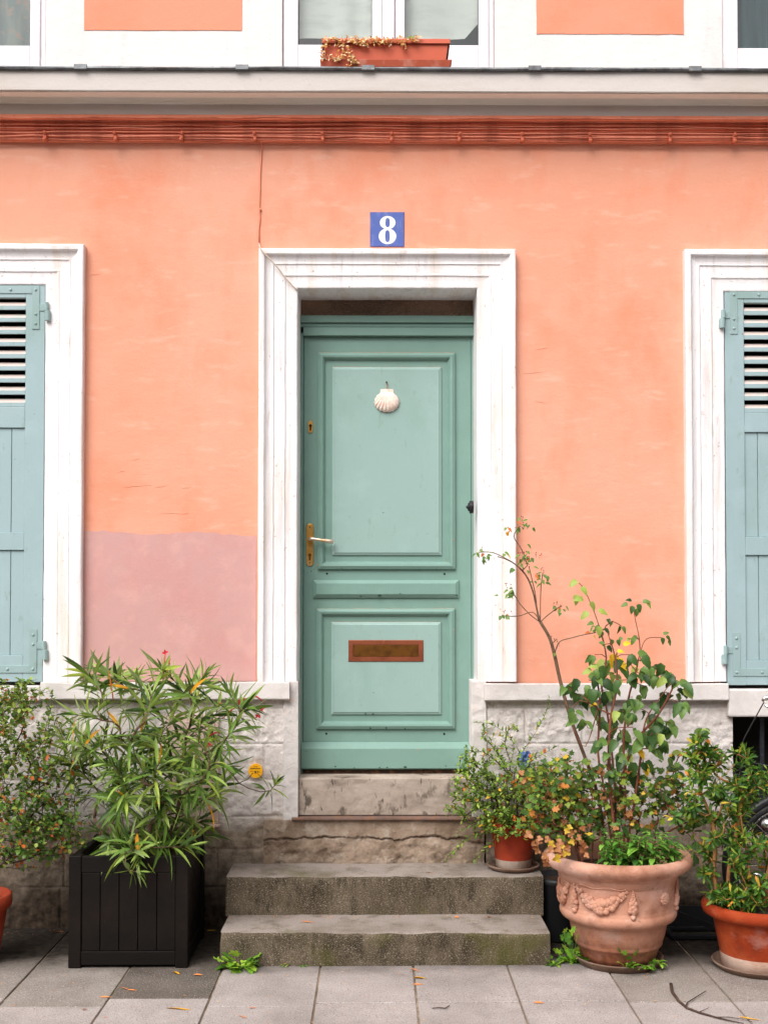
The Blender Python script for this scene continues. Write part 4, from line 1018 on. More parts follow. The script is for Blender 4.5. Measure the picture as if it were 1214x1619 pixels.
# ------------------------------------------------------------------ dark planter box and oleander
byF = G(200, 1531, 0).y; bw = .505; bxc = (G(108,1531).x+G(297,1531).x)/2; bhw = (G(297,1531).x-G(108,1531).x)/2; byB = byF+.505; bh = P(200, 1353, byF).z
pb = thing('planter_box', (bxc, (byF+byB)/2, 0), 'square dark brown slatted planter box holding the oleander', 'planter')
mb = MB(); fw = .055; z0_ = .012; x0_, x1_ = bxc-bhw, bxc+bhw
for (a, b) in ((x0_, byF), (x1_-fw, byF), (x0_, byB-fw), (x1_-fw, byB-fw)): mb.box(a, a+fw, b, b+fw, 0, bh)
build_each(mb, 'corner_post', m_planter, pb, bevel=.004)
mb = MB()
for y0_ in (byF+.004, byB-.03-.004): 
    for (za, zb2) in ((z0_, z0_+.06), (bh-.075, bh-.004)): mb.box(x0_+fw, x1_-fw, y0_, y0_+.03, za, zb2)
for xx in (x0_+.004, x1_-.034):
    for (za, zb2) in ((z0_, z0_+.06), (bh-.075, bh-.004)): mb.box(xx, xx+.03, byF+fw, byB-fw, za, zb2)
build_each(mb, 'rail', m_planter, pb, bevel=.003)
mb = MB(); n = 5; wd = (2*bhw-2*fw)/n
for i in range(n):
    a = x0_+fw+wd*i; mb.box(a+.0012, a+wd-.0012, byF+.007, byF+.022, z0_+.061, bh-.076); mb.box(a+.002, a+wd-.002, byB-.026, byB-.014, z0_+.061, bh-.076)
    a = byF+fw+wd*i; mb.box(x1_-.026, x1_-.014, a+.002, a+wd-.002, z0_+.061, bh-.076); mb.box(x0_+.014, x0_+.026, a+.002, a+wd-.002, z0_+.061, bh-.076)
mb.box(x0_+.027, x1_-.027, byF+.027, byB-.027, z0_, bh-.07)
build_each(mb, 'slat_panel', m_planter, pb, bevel=.003)
mb = MB(); c = P(284, 1500, byF+.012); mb.tube([c+Vector((0,.012,0)), c-Vector((0,.004,0))], .014, 16); mb.build('drain_plug', m_planter, pb, bevel=.002)
mb = MB(); nx = 16; o = 0
for j in range(nx+1):
    for i in range(nx+1): x = x0_+.03+(2*bhw-.06)*i/nx; y = byF+.03+(.445)*j/nx; mb.v.append(Vector((x, y, bh-.045+.012*noise.noise(Vector((x*20,y*20,0))))))
for j in range(nx):
    for i in range(nx): a = j*(nx+1)+i; mb.f.append([a,a+1,a+nx+2,a+nx+1]); mb.m.append(0)
mb.build('soil', m_soil, pb, smooth=True, recalc=False)

ol = thing('oleander', (bxc, (byF+byB)/2, bh-.05), 'tall oleander with long narrow leaves and red flowers in the dark planter box', 'shrub')
pl = Plant(21); yc = (byF+byB)/2
bases = []
for k in range(6):
    a = k*1.05; b0 = Vector((bxc+.10*math.cos(a)-.02, yc+.09*math.sin(a), bh-.06)); d = Vector((math.cos(a)*.10, math.sin(a)*.08, .20))
    pl.poly([b0, b0+d*.4, b0+d*.9])
tips = [(150,1082),(140,1068),(178,1072),(200,1088),(216,1080),(255,1058),(268,1068),(285,1092),(302,1085),(330,1082),(325,1066),(362,1092),(98,1165),(112,1200),(130,1222),(175,1168),(215,1200),(228,1142),(190,1150),(160,1120),(250,1170),(275,1130),(300,1150),(314,1175),(330,1128),(385,1118),(372,1150),(352,1120),(395,1122),(350,1190),(362,1212),(312,1240),(285,1262),(255,1252),(228,1305),(270,1315),(300,1295),(340,1262),(322,1300),(200,1265),(172,1245),(150,1205),(245,1218),(290,1210),(330,1222),(182,1295),(210,1235),(240,1100),(310,1112),(120,1150),(265,1195),(205,1180),(290,1335),(205,1330),(345,1240),(232,1270),(186,1215),(160,1180),(335,1160),(262,1290)]
rnx = random.Random(5)
for _ in range(26): tips.append((215+rnx.gauss(0,58), 1200+rnx.gauss(0,58)))
tips += [(176,1332),(240,1342),(300,1337),(325,1322),(158,1315),(275,1345),(222,1350),(190,1345),(118,1130),(104,1182)]
tips.sort(key=lambda t: (t[0]-215)**2 + (t[1]-1340)**2)
brs = []
for i, (a, b) in enumerate(tips):
    Y = yc + pl.r.uniform(-.30, .20) if b > 1120 else yc + pl.r.uniform(-.18, .2)
    Y = min(Y, -.06)
    brs.append(pl.reach(P(a, b, Y), wpath=.25, wig=.02))
# branch with a tuft in front of the wall, and the low sprig
e1 = pl.poly([P(350,1208,yc), P(366,1222,yc-.0), P(378,1238,-.40), P(392,1246,-.38), P(412,1252,-.36), P(428,1250,-.35), P(437,1238,-.35)], pl.near(P(345,1200,yc))); brs.append(e1)
pl.poly([P(392,1232,-.39), P(400,1222,-.40)], e1[3])
e2 = pl.poly([Vector((bxc+.01, byF+.06, bh-.03)), P(198,1345,byF-.02), P(199,1365,byF-.06), P(206,1378,byF-.07), P(220,1378,byF-.075)]); brs.append(e2)
mb = MB(); pl.stems(mb, .0022, .45, .013, 6); mb.build('stem', m_bark, ol, smooth=True)
olm = [leafm('oleander_leaf', 92,128,60), leafm('oleander_leaf_light', 134,166,92), leafm('oleander_leaf_blue', 122,146,104), leafm('oleander_leaf_dark', 52,78,36), leafm('oleander_leaf_yellow', 226,160,44), leafm('oleander_leaf_lime', 150,176,84)]
mb = MB(); pk = pick([5,5,3.4,3,.10,1.2])
for i, b in enumerate(brs):
    up = tips[i][1] < 1120 if i < len(tips) else False
    if i >= len(tips):
        whorls(mb, pl, b, .05 if b is e2 else .07, .014, 4, .085 if b is e2 else .10, .015, (25, 120), olm and pk, bend=.25, grav=.5); continue
    whorls(mb, pl, b, pl.r.uniform(.11,.19), .022, 3, .136, .0170, (18, 82) if up else (25, 100), pk, bend=.35, grav=.15 if up else .5, fold=.35)
for b in brs[:40]:     # a few older drooping leaves inside
    whorls(mb, pl, b[:max(3, len(b)-3)], .08, .04, 2, .12, .017, (60, 120), pick([3,1,1,5,.7,0]), bend=.3, grav=.9)
mb.build('foliage', olm, ol, smooth=True, recalc=False)
mb = MB(); fr_ = random.Random(8)
m_fl = mat('red_flower', srgb(214,44,62), .6, transl=.2); m_fl2 = mat('orange_pod', srgb(214,110,60), .7, transl=.2)
for (a, b, Y) in ((262,1032,yc),(415,1120,yc-.02),(408,1132,yc-.03),(330,1178,yc-.2)):
    c = P(a, b, Y); mb = MB()
    for k in range(7):
        an = k*.9+fr_.uniform(0,1); leaf(mb, c, Vector((math.cos(an), -.4, math.sin(an)+.3)), Vector((0,-1,.3)), .016, .009, 'oval', .3, .2, 0, 3)
    mb.build('flower', m_fl, ol, smooth=True, recalc=False)
for (x0, y0, x1, y1) in ((352,1136,398,1102),(398,1102,416,1110),(372,1118,392,1104),(345,1120,352,1112),(375,1108,396,1112),(330,1165,350,1160),(258,1080,262,1032),(262,1080,270,1040),(180,1110,172,1060)):
    pts = [P(x0 + (x1-x0)*t, y0 + (y1-y0)*t - 4*math.sin(math.pi*t), yc-.05) for t in (0,.25,.5,.75,1)]
    mb = MB(); mb.tube(pts, [.002,.0035,.004,.003,.001], 5); mb.build('seed_pod', m_fl if x0 > 300 and y0 != 1120 else m_fl2, ol, smooth=True)

# ------------------------------------------------------------------ generic pots
def pot(name, c, prof, mats, label, cat, mid=None, saucer=None, soil=None, smat=None, n=64, group=None, fn=None):
    t = thing(name, c, label, cat, group)
    mb = MB(); mb.lathe(prof, c, n, 0, fn)
    if mid:
        for f_i, f in enumerate(mb.f):
            zc_ = sum(mb.v[i].z for i in f)/len(f) - c[2]; fr2 = mid + .012*noise.noise(Vector((mb.v[f[0]].x*14, mb.v[f[0]].y*14, 0)))
            if zc_ < fr2: mb.m[f_i] = 1
    mb.build('body', mats, t, smooth=True)
    if soil:
        r_, z_ = soil; mb = MB(); mb.lathe([(.001, z_+.01), (r_*.5, z_+.012), (r_, z_)], c, 32, fn=lambda r2, z2, a: 0); mb.build('soil', m_soil, t, smooth=True, recalc=False)
    return t
def saucer(c, r, h, label, mt=None):
    mb = MB(); mb.lathe([(.001,0),(r*.82,0),(r*.9,.003),(r*.985,h-.006),(r,h-.002),(r-.004,h),(r-.010,h-.001),(r-.016,h*.45),(r*.8,.008),(.001,.008)], c, 56)
    o = mb.build('saucer', mt or m_sauc, smooth=True, origin=c); return tag(o, label, 'saucer')
# big urn
uc = Vector((G(985,1542).x, G(985,1542).y+.19, 0))
ucx = P(982, 1450, uc.y).x; uc.x = (uc.x+ucx)/2
saucer(uc, .198, .036, 'wide dark saucer under the big ornate terracotta urn')
urn_prof = [(.001,.018),(.150,.018),(.160,.022),(.170,.05),(.182,.083),(.190,.090),(.194,.097),(.192,.104),(.196,.112),(.206,.145),(.214,.185),(.219,.192),(.232,.200),(.247,.210),(.255,.224),(.256,.238),(.252,.248),(.246,.252),(.247,.257),(.243,.262),(.243,.27),(.246,.32),(.251,.36),(.256,.386),(.262,.392),(.266,.400),(.266,.406),(.270,.411),(.284,.418),(.304,.428),(.320,.442),(.327,.458),(.325,.474),(.313,.486),(.298,.489),(.286,.484),(.280,.47),(.262,.40),(.25,.36),(.001,.36)]
urn = pot('terracotta_urn', uc, urn_prof, [m_urn], 'big ornate terracotta urn with garland relief right of the steps', 'urn', n=96, soil=(.262,.40))
mb = MB(); rr_ = random.Random(17)
def on_urn(ang, z, out=0):   # ang: 0 faces viewer, + to the right
    r_ = .247 + (z-.27)*.08 + out; return Vector((uc.x+math.sin(ang)*r_, uc.y-math.cos(ang)*r_, z))
def swag(a0, a1, ztop, sag):
    n = 30
    for k in range(n+1):
        t = k/n; a = a0+(a1-a0)*t; z = ztop - sag*math.sin(math.pi*t)**.8; th = .010+.016*math.sin(math.pi*t)
        for j in range(3): mb.blob(on_urn(a+rr_.uniform(-.02,.02), z+rr_.uniform(-th,th)*.9, th*.15), rr_.uniform(.45,.8)*th, n=7, m=5)
    for dz in (.0,):
        mb.tube([on_urn(a0+(a1-a0)*k/12, ztop+.006-.0*sag*math.sin(math.pi*k/12)+ .004*math.sin(k), .001) for k in range(13)], .003, 5)
def tassel(a, ztop):
    for k in range(16):
        t = k/15; z = ztop - .115*t; th = .004+.017*math.sin(math.pi*min(1, t**1.5))
        for j in range(3): mb.blob(on_urn(a+rr_.uniform(-1,1)*th*2.6, z, th*.25), rr_.uniform(.45,.75)*max(th, .007), n=7, m=5)
    mb.blob(on_urn(a, ztop-.112, .006), .013)
def rosette(a, z):
    for k in range(9): an = k*.698; mb.blob(on_urn(a+math.cos(an)*.075, z+math.sin(an)*.019, .0), .0095, n=7, m=5, sq=(1,1,1))
    for k in range(5): an = k*1.257; mb.blob(on_urn(a+math.cos(an)*.03, z+math.sin(an)*.008, .004), .007)
for base in (R(-58), R(122)):
    for fn_, nm_, ar in ((tassel,'tassel_relief',(base,.375)), (swag,'garland_relief',(base+R(4),base+R(54),.372,.075)), (tassel,'tassel_relief',(base+R(61),.372)), (rosette,'rosette_relief',(base+R(98),.325)), (tassel,'tassel_relief',(base+R(128),.372)), (swag,'garland_relief',(base+R(132),base+R(172),.372,.07))):
        mb = MB(); fn_(*ar); mb.build(nm_, m_urn, urn, smooth=True, recalc=False)
dirt_shade_mask(m_urn, 2, .26, .04, 6, .22, srgb(104,58,36), srgb(150,92,66))  # wet brown stain, with the shade of the lower body painted in
# right pot
rc_y = G(1190,1552).y+.195; rc = Vector((P(1200, 1480, rc_y).x, rc_y, 0))
saucer(rc, .205, .030, 'dark shallow saucer under the plain pot at the right edge')
rp_prof = [(.001,.010),(.155,.010),(.163,.014),(.170,.07),(.185,.15),(.199,.222),(.203,.228),(.228,.232),(.240,.240),(.246,.254),(.246,.272),(.238,.284),(.228,.288),(.218,.286),(.210,.276),(.200,.24),(.001,.24)]
rpot = pot('terracotta_pot', rc, rp_prof, [m_potr, m_potr_w], 'plain orange terracotta pot with chalky white foot at the right edge', 'pot', mid=.085, soil=(.205,.25))
# small pot on step
sc_y = G(812,1382,zST+.0).y+.118; sc = Vector((P(811, 1340, sc_y).x, sc_y, zST+.002))
saucer(sc, .127, .022, 'small grey brown saucer on the upper step under the red pot')
sp = [(.001,.010),(.080,.010),(.084,.014),(.087,.050),(.094,.110),(.104,.175),(.107,.180),(.118,.183),(.124,.190),(.126,.222),(.122,.230),(.114,.230),(.108,.222),(.104,.19),(.001,.19)]
spot = pot('flower_pot', sc, sp, [m_potsm, m_potsm_w], 'small dark red flower pot standing on the right end of the upper step', 'pot', mid=.052, soil=(.104,.195), n=48)
bp_c = Vector((P(886, 1440, -.2).x, -.19, 0))
pot('dark_gap_pot', bp_c, [(.001,.005),(.085,.005),(.09,.01),(.112,.27),(.120,.275),(.122,.30),(.112,.30),(.104,.27),(.001,.26)], [m_blackp], 'added black pot darkening the shaded gap between the steps and the ornate urn', 'pot', soil=(.104,.275), n=40)  # black pot added to fill the shadowed gap with dark
# pot at left edge
lc_y = -.55; lcx = P(18, 1412, lc_y).x - .165; lc = Vector((lcx, lc_y, 0))
lp_prof = [(.001,.010),(.10,.010),(.108,.015),(.13,.15),(.143,.235),(.150,.24),(.162,.25),(.165,.27),(.162,.30),(.152,.306),(.143,.30),(.135,.26),(.001,.26)]
pot('flower_pot', lc, lp_prof, [m_potsm], 'red brown flower pot cut off by the left edge', 'pot', soil=(.14,.27))

# ------------------------------------------------------------------ left small-leaved shrub
def cloud(pl, n, ells, ordering_base):
    pts = []
    while len(pts) < n:
        (cx, cy, rx, ry, Y, ry2, w_) = pl.r.choices(ells, weights=[e[6] for e in ells])[0]
        a = pl.r.gauss(0, .5); b = pl.r.gauss(0, .5)
        if a*a+b*b > 1: continue
        pts.append(P(cx+a*rx, cy+b*ry, min(-.05, Y+pl.r.uniform(-1,1)*ry2)))
    pts.sort(key=lambda q: (q-ordering_base).length); return pts
ls = thing('shrub', (lc.x, lc.y, .27), 'twiggy shrub with tiny green and rusty leaves at the left edge', 'shrub')
pl = Plant(31); b0 = Vector((lc.x, lc.y, .26))
for k in range(5): a = k*1.3; pl.poly([b0+Vector((.03*math.cos(a), .03*math.sin(a), 0)), b0+Vector((.07*math.cos(a)+.03, .06*math.sin(a), .16))])
pts = cloud(pl, 760, [(25,1150,85,80,-.40,.18,3),(50,1230,95,85,-.38,.2,4),(40,1310,110,70,-.42,.2,3.4),(-60,1200,120,120,-.4,.2,3),(80,1320,70,50,-.45,.12,1.2),(20,1095,60,25,-.35,.12,1)], b0)
brs = [pl.reach(p, wpath=.3, wig=.03, step=.03) for p in pts]
mb = MB(); pl.stems(mb, .0008, .40, .006, 5); mb.build('stem', m_bark_dark, ls, smooth=True)
lm = [leafm('small_leaf_green', 92,128,58), leafm('small_leaf_light', 136,160,84), leafm('small_leaf_dark', 60,98,44), leafm('small_leaf_rust', 176,92,48), leafm('small_leaf_brown', 150,98,52)]
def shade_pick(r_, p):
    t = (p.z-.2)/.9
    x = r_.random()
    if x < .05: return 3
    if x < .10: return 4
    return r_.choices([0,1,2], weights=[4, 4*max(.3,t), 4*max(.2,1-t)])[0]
mb = MB()
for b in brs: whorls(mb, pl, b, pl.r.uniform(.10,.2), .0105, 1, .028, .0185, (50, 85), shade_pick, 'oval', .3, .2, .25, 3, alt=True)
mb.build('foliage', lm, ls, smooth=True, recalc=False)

# ------------------------------------------------------------------ cotoneaster in the red pot on the step
co = thing('shrub', (sc.x, sc.y, sc.z+.19), 'arching small-leaved shrub spilling leftwards from the red pot on the step', 'shrub')
pl = Plant(41); b0 = Vector((sc.x-.01, sc.y, sc.z+.18))
for k in range(4): a = k*1.6; pl.poly([b0+Vector((.03*math.cos(a), .03*math.sin(a), 0)), b0+Vector((.05*math.cos(a)-.02, .03*math.sin(a), .14)), b0+Vector((.06*math.cos(a)-.03, .03*math.sin(a), .24))])
Yc = sc.y
arch = [[(812,1230),(822,1195),(845,1160),(862,1128),(868,1105)], [(806,1215),(812,1180),(800,1160),(775,1145),(748,1142)], [(800,1220),(780,1200),(760,1188),(735,1192)], [(795,1240),(765,1225),(738,1225),(722,1232)],
        [(795,1262),(762,1250),(735,1246),(718,1250)], [(795,1280),(765,1275),(742,1285),(730,1300)], [(800,1300),(770,1310),(735,1328),(705,1358)], [(798,1290),(765,1295),(740,1305),(722,1318)], [(805,1200),(798,1175),(805,1150)],
        [(812,1290),(780,1330),(760,1350),(745,1362)], [(830,1215),(845,1200),(862,1190),(880,1180)], [(826,1240),(846,1236),(866,1240)], [(815,1250),(800,1215),(780,1182),(762,1165)], [(800,1262),(775,1240),(755,1212),(740,1205)]]
brs = []
for k, A in enumerate(arch):
    dy = pl.r.uniform(-.12, .06); pts = [P(a, b, min(-.05, Yc + dy*(i+1)/len(A) - (.06 if b > 1290 else 0))) for i, (a, b) in enumerate(A)]
    st = pl.near(pts[0]); sm = []
    full = [pl.nodes[st][0]] + pts
    for i in range(len(full)-1):
        p0 = full[max(0,i-1)]; p1 = full[i]; p2 = full[i+1]; p3 = full[min(len(full)-1,i+2)]
        for q in range(1, 5):
            t = q/4; sm.append(.5*((2*p1)+(-p0+p2)*t+(2*p0-5*p1+4*p2-p3)*t*t+(-p0+3*p1-3*p2+p3)*t**3))
    brs.append((pl.poly(sm, st), .5))
pts = cloud(pl, 420, [(800,1300,55,28,Yc-.15,.05,2.2),(795,1245,70,55,Yc-.05,.12,4),(760,1262,62,62,Yc-.08,.10,4),(845,1245,45,60,Yc-.02,.10,2.5),(750,1215,50,40,Yc-.03,.08,1.5),(790,1170,50,30,Yc,.06,.4)], b0)
for p in pts: brs.append((pl.reach(p, wpath=.2, wig=.02, step=.03), .14))
mb = MB(); pl.stems(mb, .0009, .42, .006, 5); mb.build('stem', m_bark_dark, co, smooth=True)
cm = [leafm('cotoneaster_leaf', 100,136,58), leafm('cotoneaster_leaf_lime', 142,174,84), leafm('cotoneaster_leaf_dark', 84,118,52), leafm('cotoneaster_leaf_yellow', 220,180,60), leafm('cotoneaster_leaf_rust', 206,116,50)]
mb = MB(); pk = pick([4,3.4,3,.22,.35])
for b, L in brs: whorls(mb, pl, b, L*pl.r.uniform(.7,1), .0085 if L < .3 else .0095, 1, .024, .0135, (48, 70), pk, 'oval', .2, .1, .25, 3, alt=True)
for b, L in brs[:14]:
    whorls(mb, pl, b, .34, .03, 1, .05, .006, (35, 60), pk, 'lance', .2, .1, .2, 3, alt=True)
mb.build('foliage', cm, co, smooth=True, recalc=False)
mb = MB(); mb.tube([P(832,1230,Yc-.05), P(833,1265,Yc-.05), P(836,1300,Yc-.04)], .0045, 8); o = mb.build('cane', mat('bamboo', srgb(206,160,116), .6), origin=P(836,1300,Yc-.04)); tag(o, 'short pale cane stuck among the leaves of the red pot', 'cane')
# blue scrap behind
mb = MB(); rb = random.Random(2); n = 6
for j in range(n+1):
    for i in range(n+1): q = P(820+18*i/n, 1188+26*j/n, -.08); mb.v.append(q+Vector((rb.uniform(-.006,.006), rb.uniform(-.02,.02), rb.uniform(-.006,.006))))
for j in range(n):
    for i in range(n): a = j*(n+1)+i; mb.f.append([a,a+1,a+n+2,a+n+1]); mb.m.append(0)
o = mb.build('plastic_scrap', m_bag, smooth=False, recalc=False, origin=P(829,1214,-.08)); tag(o, 'crumpled scrap of blue plastic caught in the shrub beside the door', 'scrap')

# ------------------------------------------------------------------ plants in the urn
Yu = uc.y
def smooth_px(L, Ys):
    full = [P(a, b, y) for (a, b), y in zip(L, Ys)]; sm = [full[0]]
    for i in range(len(full)-1):
        p0 = full[max(0,i-1)]; p1 = full[i]; p2 = full[i+1]; p3 = full[min(len(full)-1,i+2)]
        for q in range(1, 5):
            t = q/4; sm.append(.5*((2*p1)+(-p0+p2)*t+(2*p0-5*p1+4*p2-p3)*t*t+(-p0+3*p1-3*p2+p3)*t**3))
    return sm
# (a) tall leaning shrub
ts = thing('tall_shrub', (P(955,1340,Yu).x, Yu+.08, .40), 'tall thin bare-stemmed shrub leaning left out of the urn across the wall', 'shrub')
pl = Plant(51)
m1 = pl.poly(smooth_px([(958,1345),(945,1260),(925,1200),(903,1140),(886,1080),(876,1035),(868,1008),(854,984)], [Yu+.08]*4+[Yu+.1]*4))
n0 = m1[-1]; nm = m1[-4]
fk = [[(848,962),(842,935),(830,908),(808,888),(786,880)], [(838,972),(822,955),(812,940),(803,938)], [(854,955),(855,925),(858,905)], [(842,968),(820,974),(800,974)], [(864,974),(880,962),(888,958)], [(850,978),(846,940),(838,905),(836,895)]]
tb = []
for L in fk: tb.append(pl.poly(smooth_px([(854,984)]+L, [Yu+.1]*(len(L)+1))[1:], n0))
mid = [i for i in tb[0]][9]
tb.append(pl.poly(smooth_px([(808,888),(780,874),(756,873)], [Yu+.1]*3)[1:], tb[0][-4]))
tb.append(pl.poly(smooth_px([(835,900),(825,870),(812,848),(822,832)], [Yu+.1]*4)[1:], tb[0][-8]))
tb.append(pl.poly(smooth_px([(876,1035),(884,1015),(905,1008),(925,1003),(942,1000)], [Yu+.1]*5)[1:], m1[-9]))
tb.append(pl.poly(smooth_px([(876,1035),(872,1020),(880,1010)], [Yu+.1]*3)[1:], m1[-9]))
mb = MB(); pl.stems(mb, .0022, .55, .0095, 7); mb.build('stem', m_bark, ts, smooth=True)
tm = [leafm('shrub_leaf_green', 76,116,62), leafm('shrub_leaf_mid', 104,140,74), leafm('shrub_leaf_rust', 190,108,60), leafm('shrub_leaf_yellow', 216,178,58)]
mb = MB(); pk = pick([5,4,1,.5]); rt = random.Random(77)
for (a, b, n_, sp_) in ((756,874,5,14),(775,874,6,12),(800,878,3,8),(832,886,14,14),(826,880,5,10),(858,912,9,10),(806,940,12,12),(797,972,6,8),(884,960,8,10),(878,1028,3,5),(822,832,5,10),(832,826,5,8),(806,838,4,7),(938,998,5,8),(812,898,2,5),(846,920,2,5)):
    for k in range(n_):
        p = P(a+rt.gauss(0,sp_*.5), b+rt.gauss(0,sp_*.45), Yu+.1+rt.uniform(-.03,.03))
        leaf(mb, p, Vector((rt.uniform(-1,1), rt.uniform(-.7,.3), rt.uniform(-1,.15))), Vector((rt.gauss(0,.4), -.6, .8)), rt.uniform(.018,.034), rt.uniform(.012,.019), 'heart', .5, .25, pk(rt), 4, .3)
mb.build('foliage', tm, ts, smooth=True, recalc=False)
mb = MB()
for (a, b) in ((832,872),(848,876),(826,872),(857,900),(802,926),(798,965),(882,952),(872,1010),(880,1016),(828,822),(806,834),(760,868),(838,882)):
    for k in range(4):
        p = P(a+rt.gauss(0,4), b+rt.gauss(0,3), Yu+.1); mb.blob(p, .0028, n=5, m=4); mb.tube([p, p+Vector((rt.uniform(-.006,.006),0,-.014))], .0007, 4)
mb.build('berry', mat('dry_berry', srgb(140,60,50), .6), ts, smooth=True, recalc=False)
# (b) broad-leaved bush
bs = thing('broadleaf_bush', (uc.x, Yu, .40), 'bush with large drooping dark green leaves and red stems growing in the big urn', 'shrub')
pl = Plant(61)
stl = [[(975,1345),(965,1260),(962,1190),(966,1130),(975,1085),(972,1040),(960,1000)],[(985,1345),(988,1260),(985,1180),(992,1110),(1005,1060),(1012,1030),(1022,1010),(1045,1008)],[(990,1345),(1002,1270),(1012,1200),(1020,1140),(1045,1100),(1060,1080)],
       [(968,1345),(955,1250),(945,1190),(948,1110),(940,1070),(925,1060)],[(980,1345),(978,1260),(1000,1180),(1040,1130),(1062,1090)],[(972,1345),(972,1250),(960,1130),(950,1080),(958,1040),(945,985),(925,935),(915,922)]]
sb = []
for k, L in enumerate(stl):
    Ys = [Yu + (.04 if k % 2 else -.05)*j/len(L)+(k-2.5)*.02 for j in range(len(L))]; sb.append(pl.poly(smooth_px(L, Ys)))
sb.append(pl.poly(smooth_px([(1012,1045),(1010,1010),(1003,975),(1002,960)], [Yu+.02]*4), pl.near(P(1012,1045,Yu), 0)))
sb.append(pl.poly(smooth_px([(945,1120),(925,1180),(905,1150)], [Yu-.05]*3), pl.near(P(945,1120,Yu-.05), 0)))
bt = [(900,1098),(912,1085),(930,1085),(950,1092),(945,1070),(965,1100),(940,1045),(952,1030),(975,1048),(985,1060),(990,1085),(1005,1070),(1012,1075),(1020,1095),(1058,1078),(1068,1085),(1075,1100),(1050,1105),(1070,1120),(1000,1112),(985,1135),(1010,1130),(1025,1145),(1032,1160),(1040,1170),(1000,1160),(980,1170),(965,1150),(1015,1170),(990,1195),(970,1210),(960,1185),(1048,1150),(1060,1160),(955,1005),(968,992),(982,1000),(965,1020),(940,1125),(1030,1120),(1035,1065),(1040,1075),(998,1140),(1022,1180),(905,1130),(918,1110),(945,1150),(955,1215),(975,1225),(1000,1230),(1015,1215),(985,1250),(1005,1195),(1035,1195),(1050,1180),(925,1150),(1000,1045),(992,1020),(958,1060),(970,1075),(948,1100)]
tips_b = []
for (a, b) in bt: tips_b.append(pl.reach(P(a, b-10, Yu+pl.r.uniform(-.14,.12)), wpath=.15, wig=.015, step=.03))
mb = MB(); pl.stems(mb, .0018, .48, .008, 6); mb.build('stem', m_bark_red, bs, smooth=True)
bm_ = [leafm('broad_leaf_dark', 62,96,52, .42), leafm('broad_leaf_green', 92,126,70, .42), leafm('broad_leaf_pale', 142,168,92, .45), leafm('broad_leaf_yellow', 224,190,52), leafm('broad_leaf_black_green', 42,72,38, .4)]
mb = MB(); rt = pl.r; pk = pick([5,4.5,1.0,.25,2])
for i, b in enumerate(tips_b):
    p = pl.nodes[b[-1]][0]; small = bt[i][1] < 1035
    for k in range(rt.choice([2,3,4,4])):
        q = p + Vector((rt.gauss(0,.018), rt.gauss(0,.012), rt.gauss(0,.012)))
        s_ = (rt.uniform(.03,.042) if small else rt.uniform(.05,.078))
        leaf(mb, q, Vector((rt.uniform(-.8,.8), rt.uniform(-.8,.3), rt.uniform(-1.1,-.1))), Vector((rt.gauss(0,.35), -.9, .7)), s_, s_*rt.uniform(.5,.64), 'heart', rt.uniform(.3,1.3), rt.uniform(.15,.6), pk(rt), 8, rt.uniform(.1,.7), .05)
# pale upright sprig and top clusters
for (a, b, dx, dz, s_, mi) in ((912,918,-1,-.6,.05,2),(918,928,.5,-.6,.05,2),(912,940,-.2,-1,.052,2),(922,948,-1,.1,.05,2),(932,952,.7,-.9,.05,2),(945,965,1,-.3,.05,2),(930,968,-1,-.7,.05,2),(945,990,.2,-1,.05,2),(938,985,-.8,-.1,.035,1),
     (992,955,-1,-.2,.036,1),(1000,958,-.3,-1,.04,0),(1008,955,.3,-1,.042,0),(1015,952,1,.2,.04,1),(1022,953,.8,-.8,.035,2),(998,950,-1,.3,.03,4),(1006,962,0,-1,.04,1),(1046,1008,.2,-1,.034,0),(1052,1006,.9,-.6,.034,0),(1048,1003,.6,.3,.03,1),(1056,1012,.5,-1,.03,1),
     (935,1060,-1,-.2,.05,2),(945,1055,-.9,.2,.048,2),(975,1030,.9,.1,.035,3),(985,1020,.6,.3,.04,3),(980,1040,.2,-1,.04,3),(925,1095,.2,-1,.05,1),(1078,1092,1,-.5,.07,2),(1072,1080,1,-.2,.08,1),(940,1110,-.4,-.8,.05,3)):
    leaf(mb, P(a, b, Yu+rt.uniform(-.04,.04)), Vector((dx, rt.uniform(-.4,.1), dz)), Vector((.1,-.9,.7)), s_, s_*.62, 'heart', .5, .3, mi, 8, .2, .04)
mb.build('foliage', bm_, bs, smooth=True, recalc=False)
# (c) autumn lobed-leaved plant, trailing over the rim and towards the red pot
au = thing('autumn_plant', (uc.x-.1, Yu, .41), 'trailing plant with lobed yellow, orange and brown autumn leaves at the left of the urn', 'plant')
pl = Plant(71); b0 = Vector((uc.x-.12, Yu, .40))
for k in range(5): a = k*1.3; pl.poly([b0+Vector((.04*math.cos(a), .04*math.sin(a), 0)), b0+Vector((.08*math.cos(a), .06*math.sin(a), .12))])
b1 = Vector((uc.x+.12, Yu+.05, .40)); 
for k in range(3): a = k*2; pl.poly([b1, b1+Vector((.06*math.cos(a), .05*math.sin(a), .12))])
pts = cloud(pl, 400, [(905,1240,50,55,Yu,.14,4),(862,1262,34,50,Yu+.05,.12,2),(835,1250,30,40,Yc,.1,1.2),(880,1280,50,50,Yu-.02,.12,3.5),(940,1270,55,60,Yu+.02,.12,3),(860,1235,35,40,Yu+.1,.1,1.6),(1000,1270,60,60,Yu+.03,.12,3),(1055,1250,40,60,Yu+.05,.1,2),(905,1310,40,30,Yu-.05,.12,1.6),(850,1300,30,30,Yu+.1,.08,1)], b0)
brs = [pl.reach(p, wpath=.25, wig=.02, step=.035) for p in pts]
mb = MB(); pl.stems(mb, .0009, .42, .005, 5); mb.build('stem', m_bark_red, au, smooth=True)
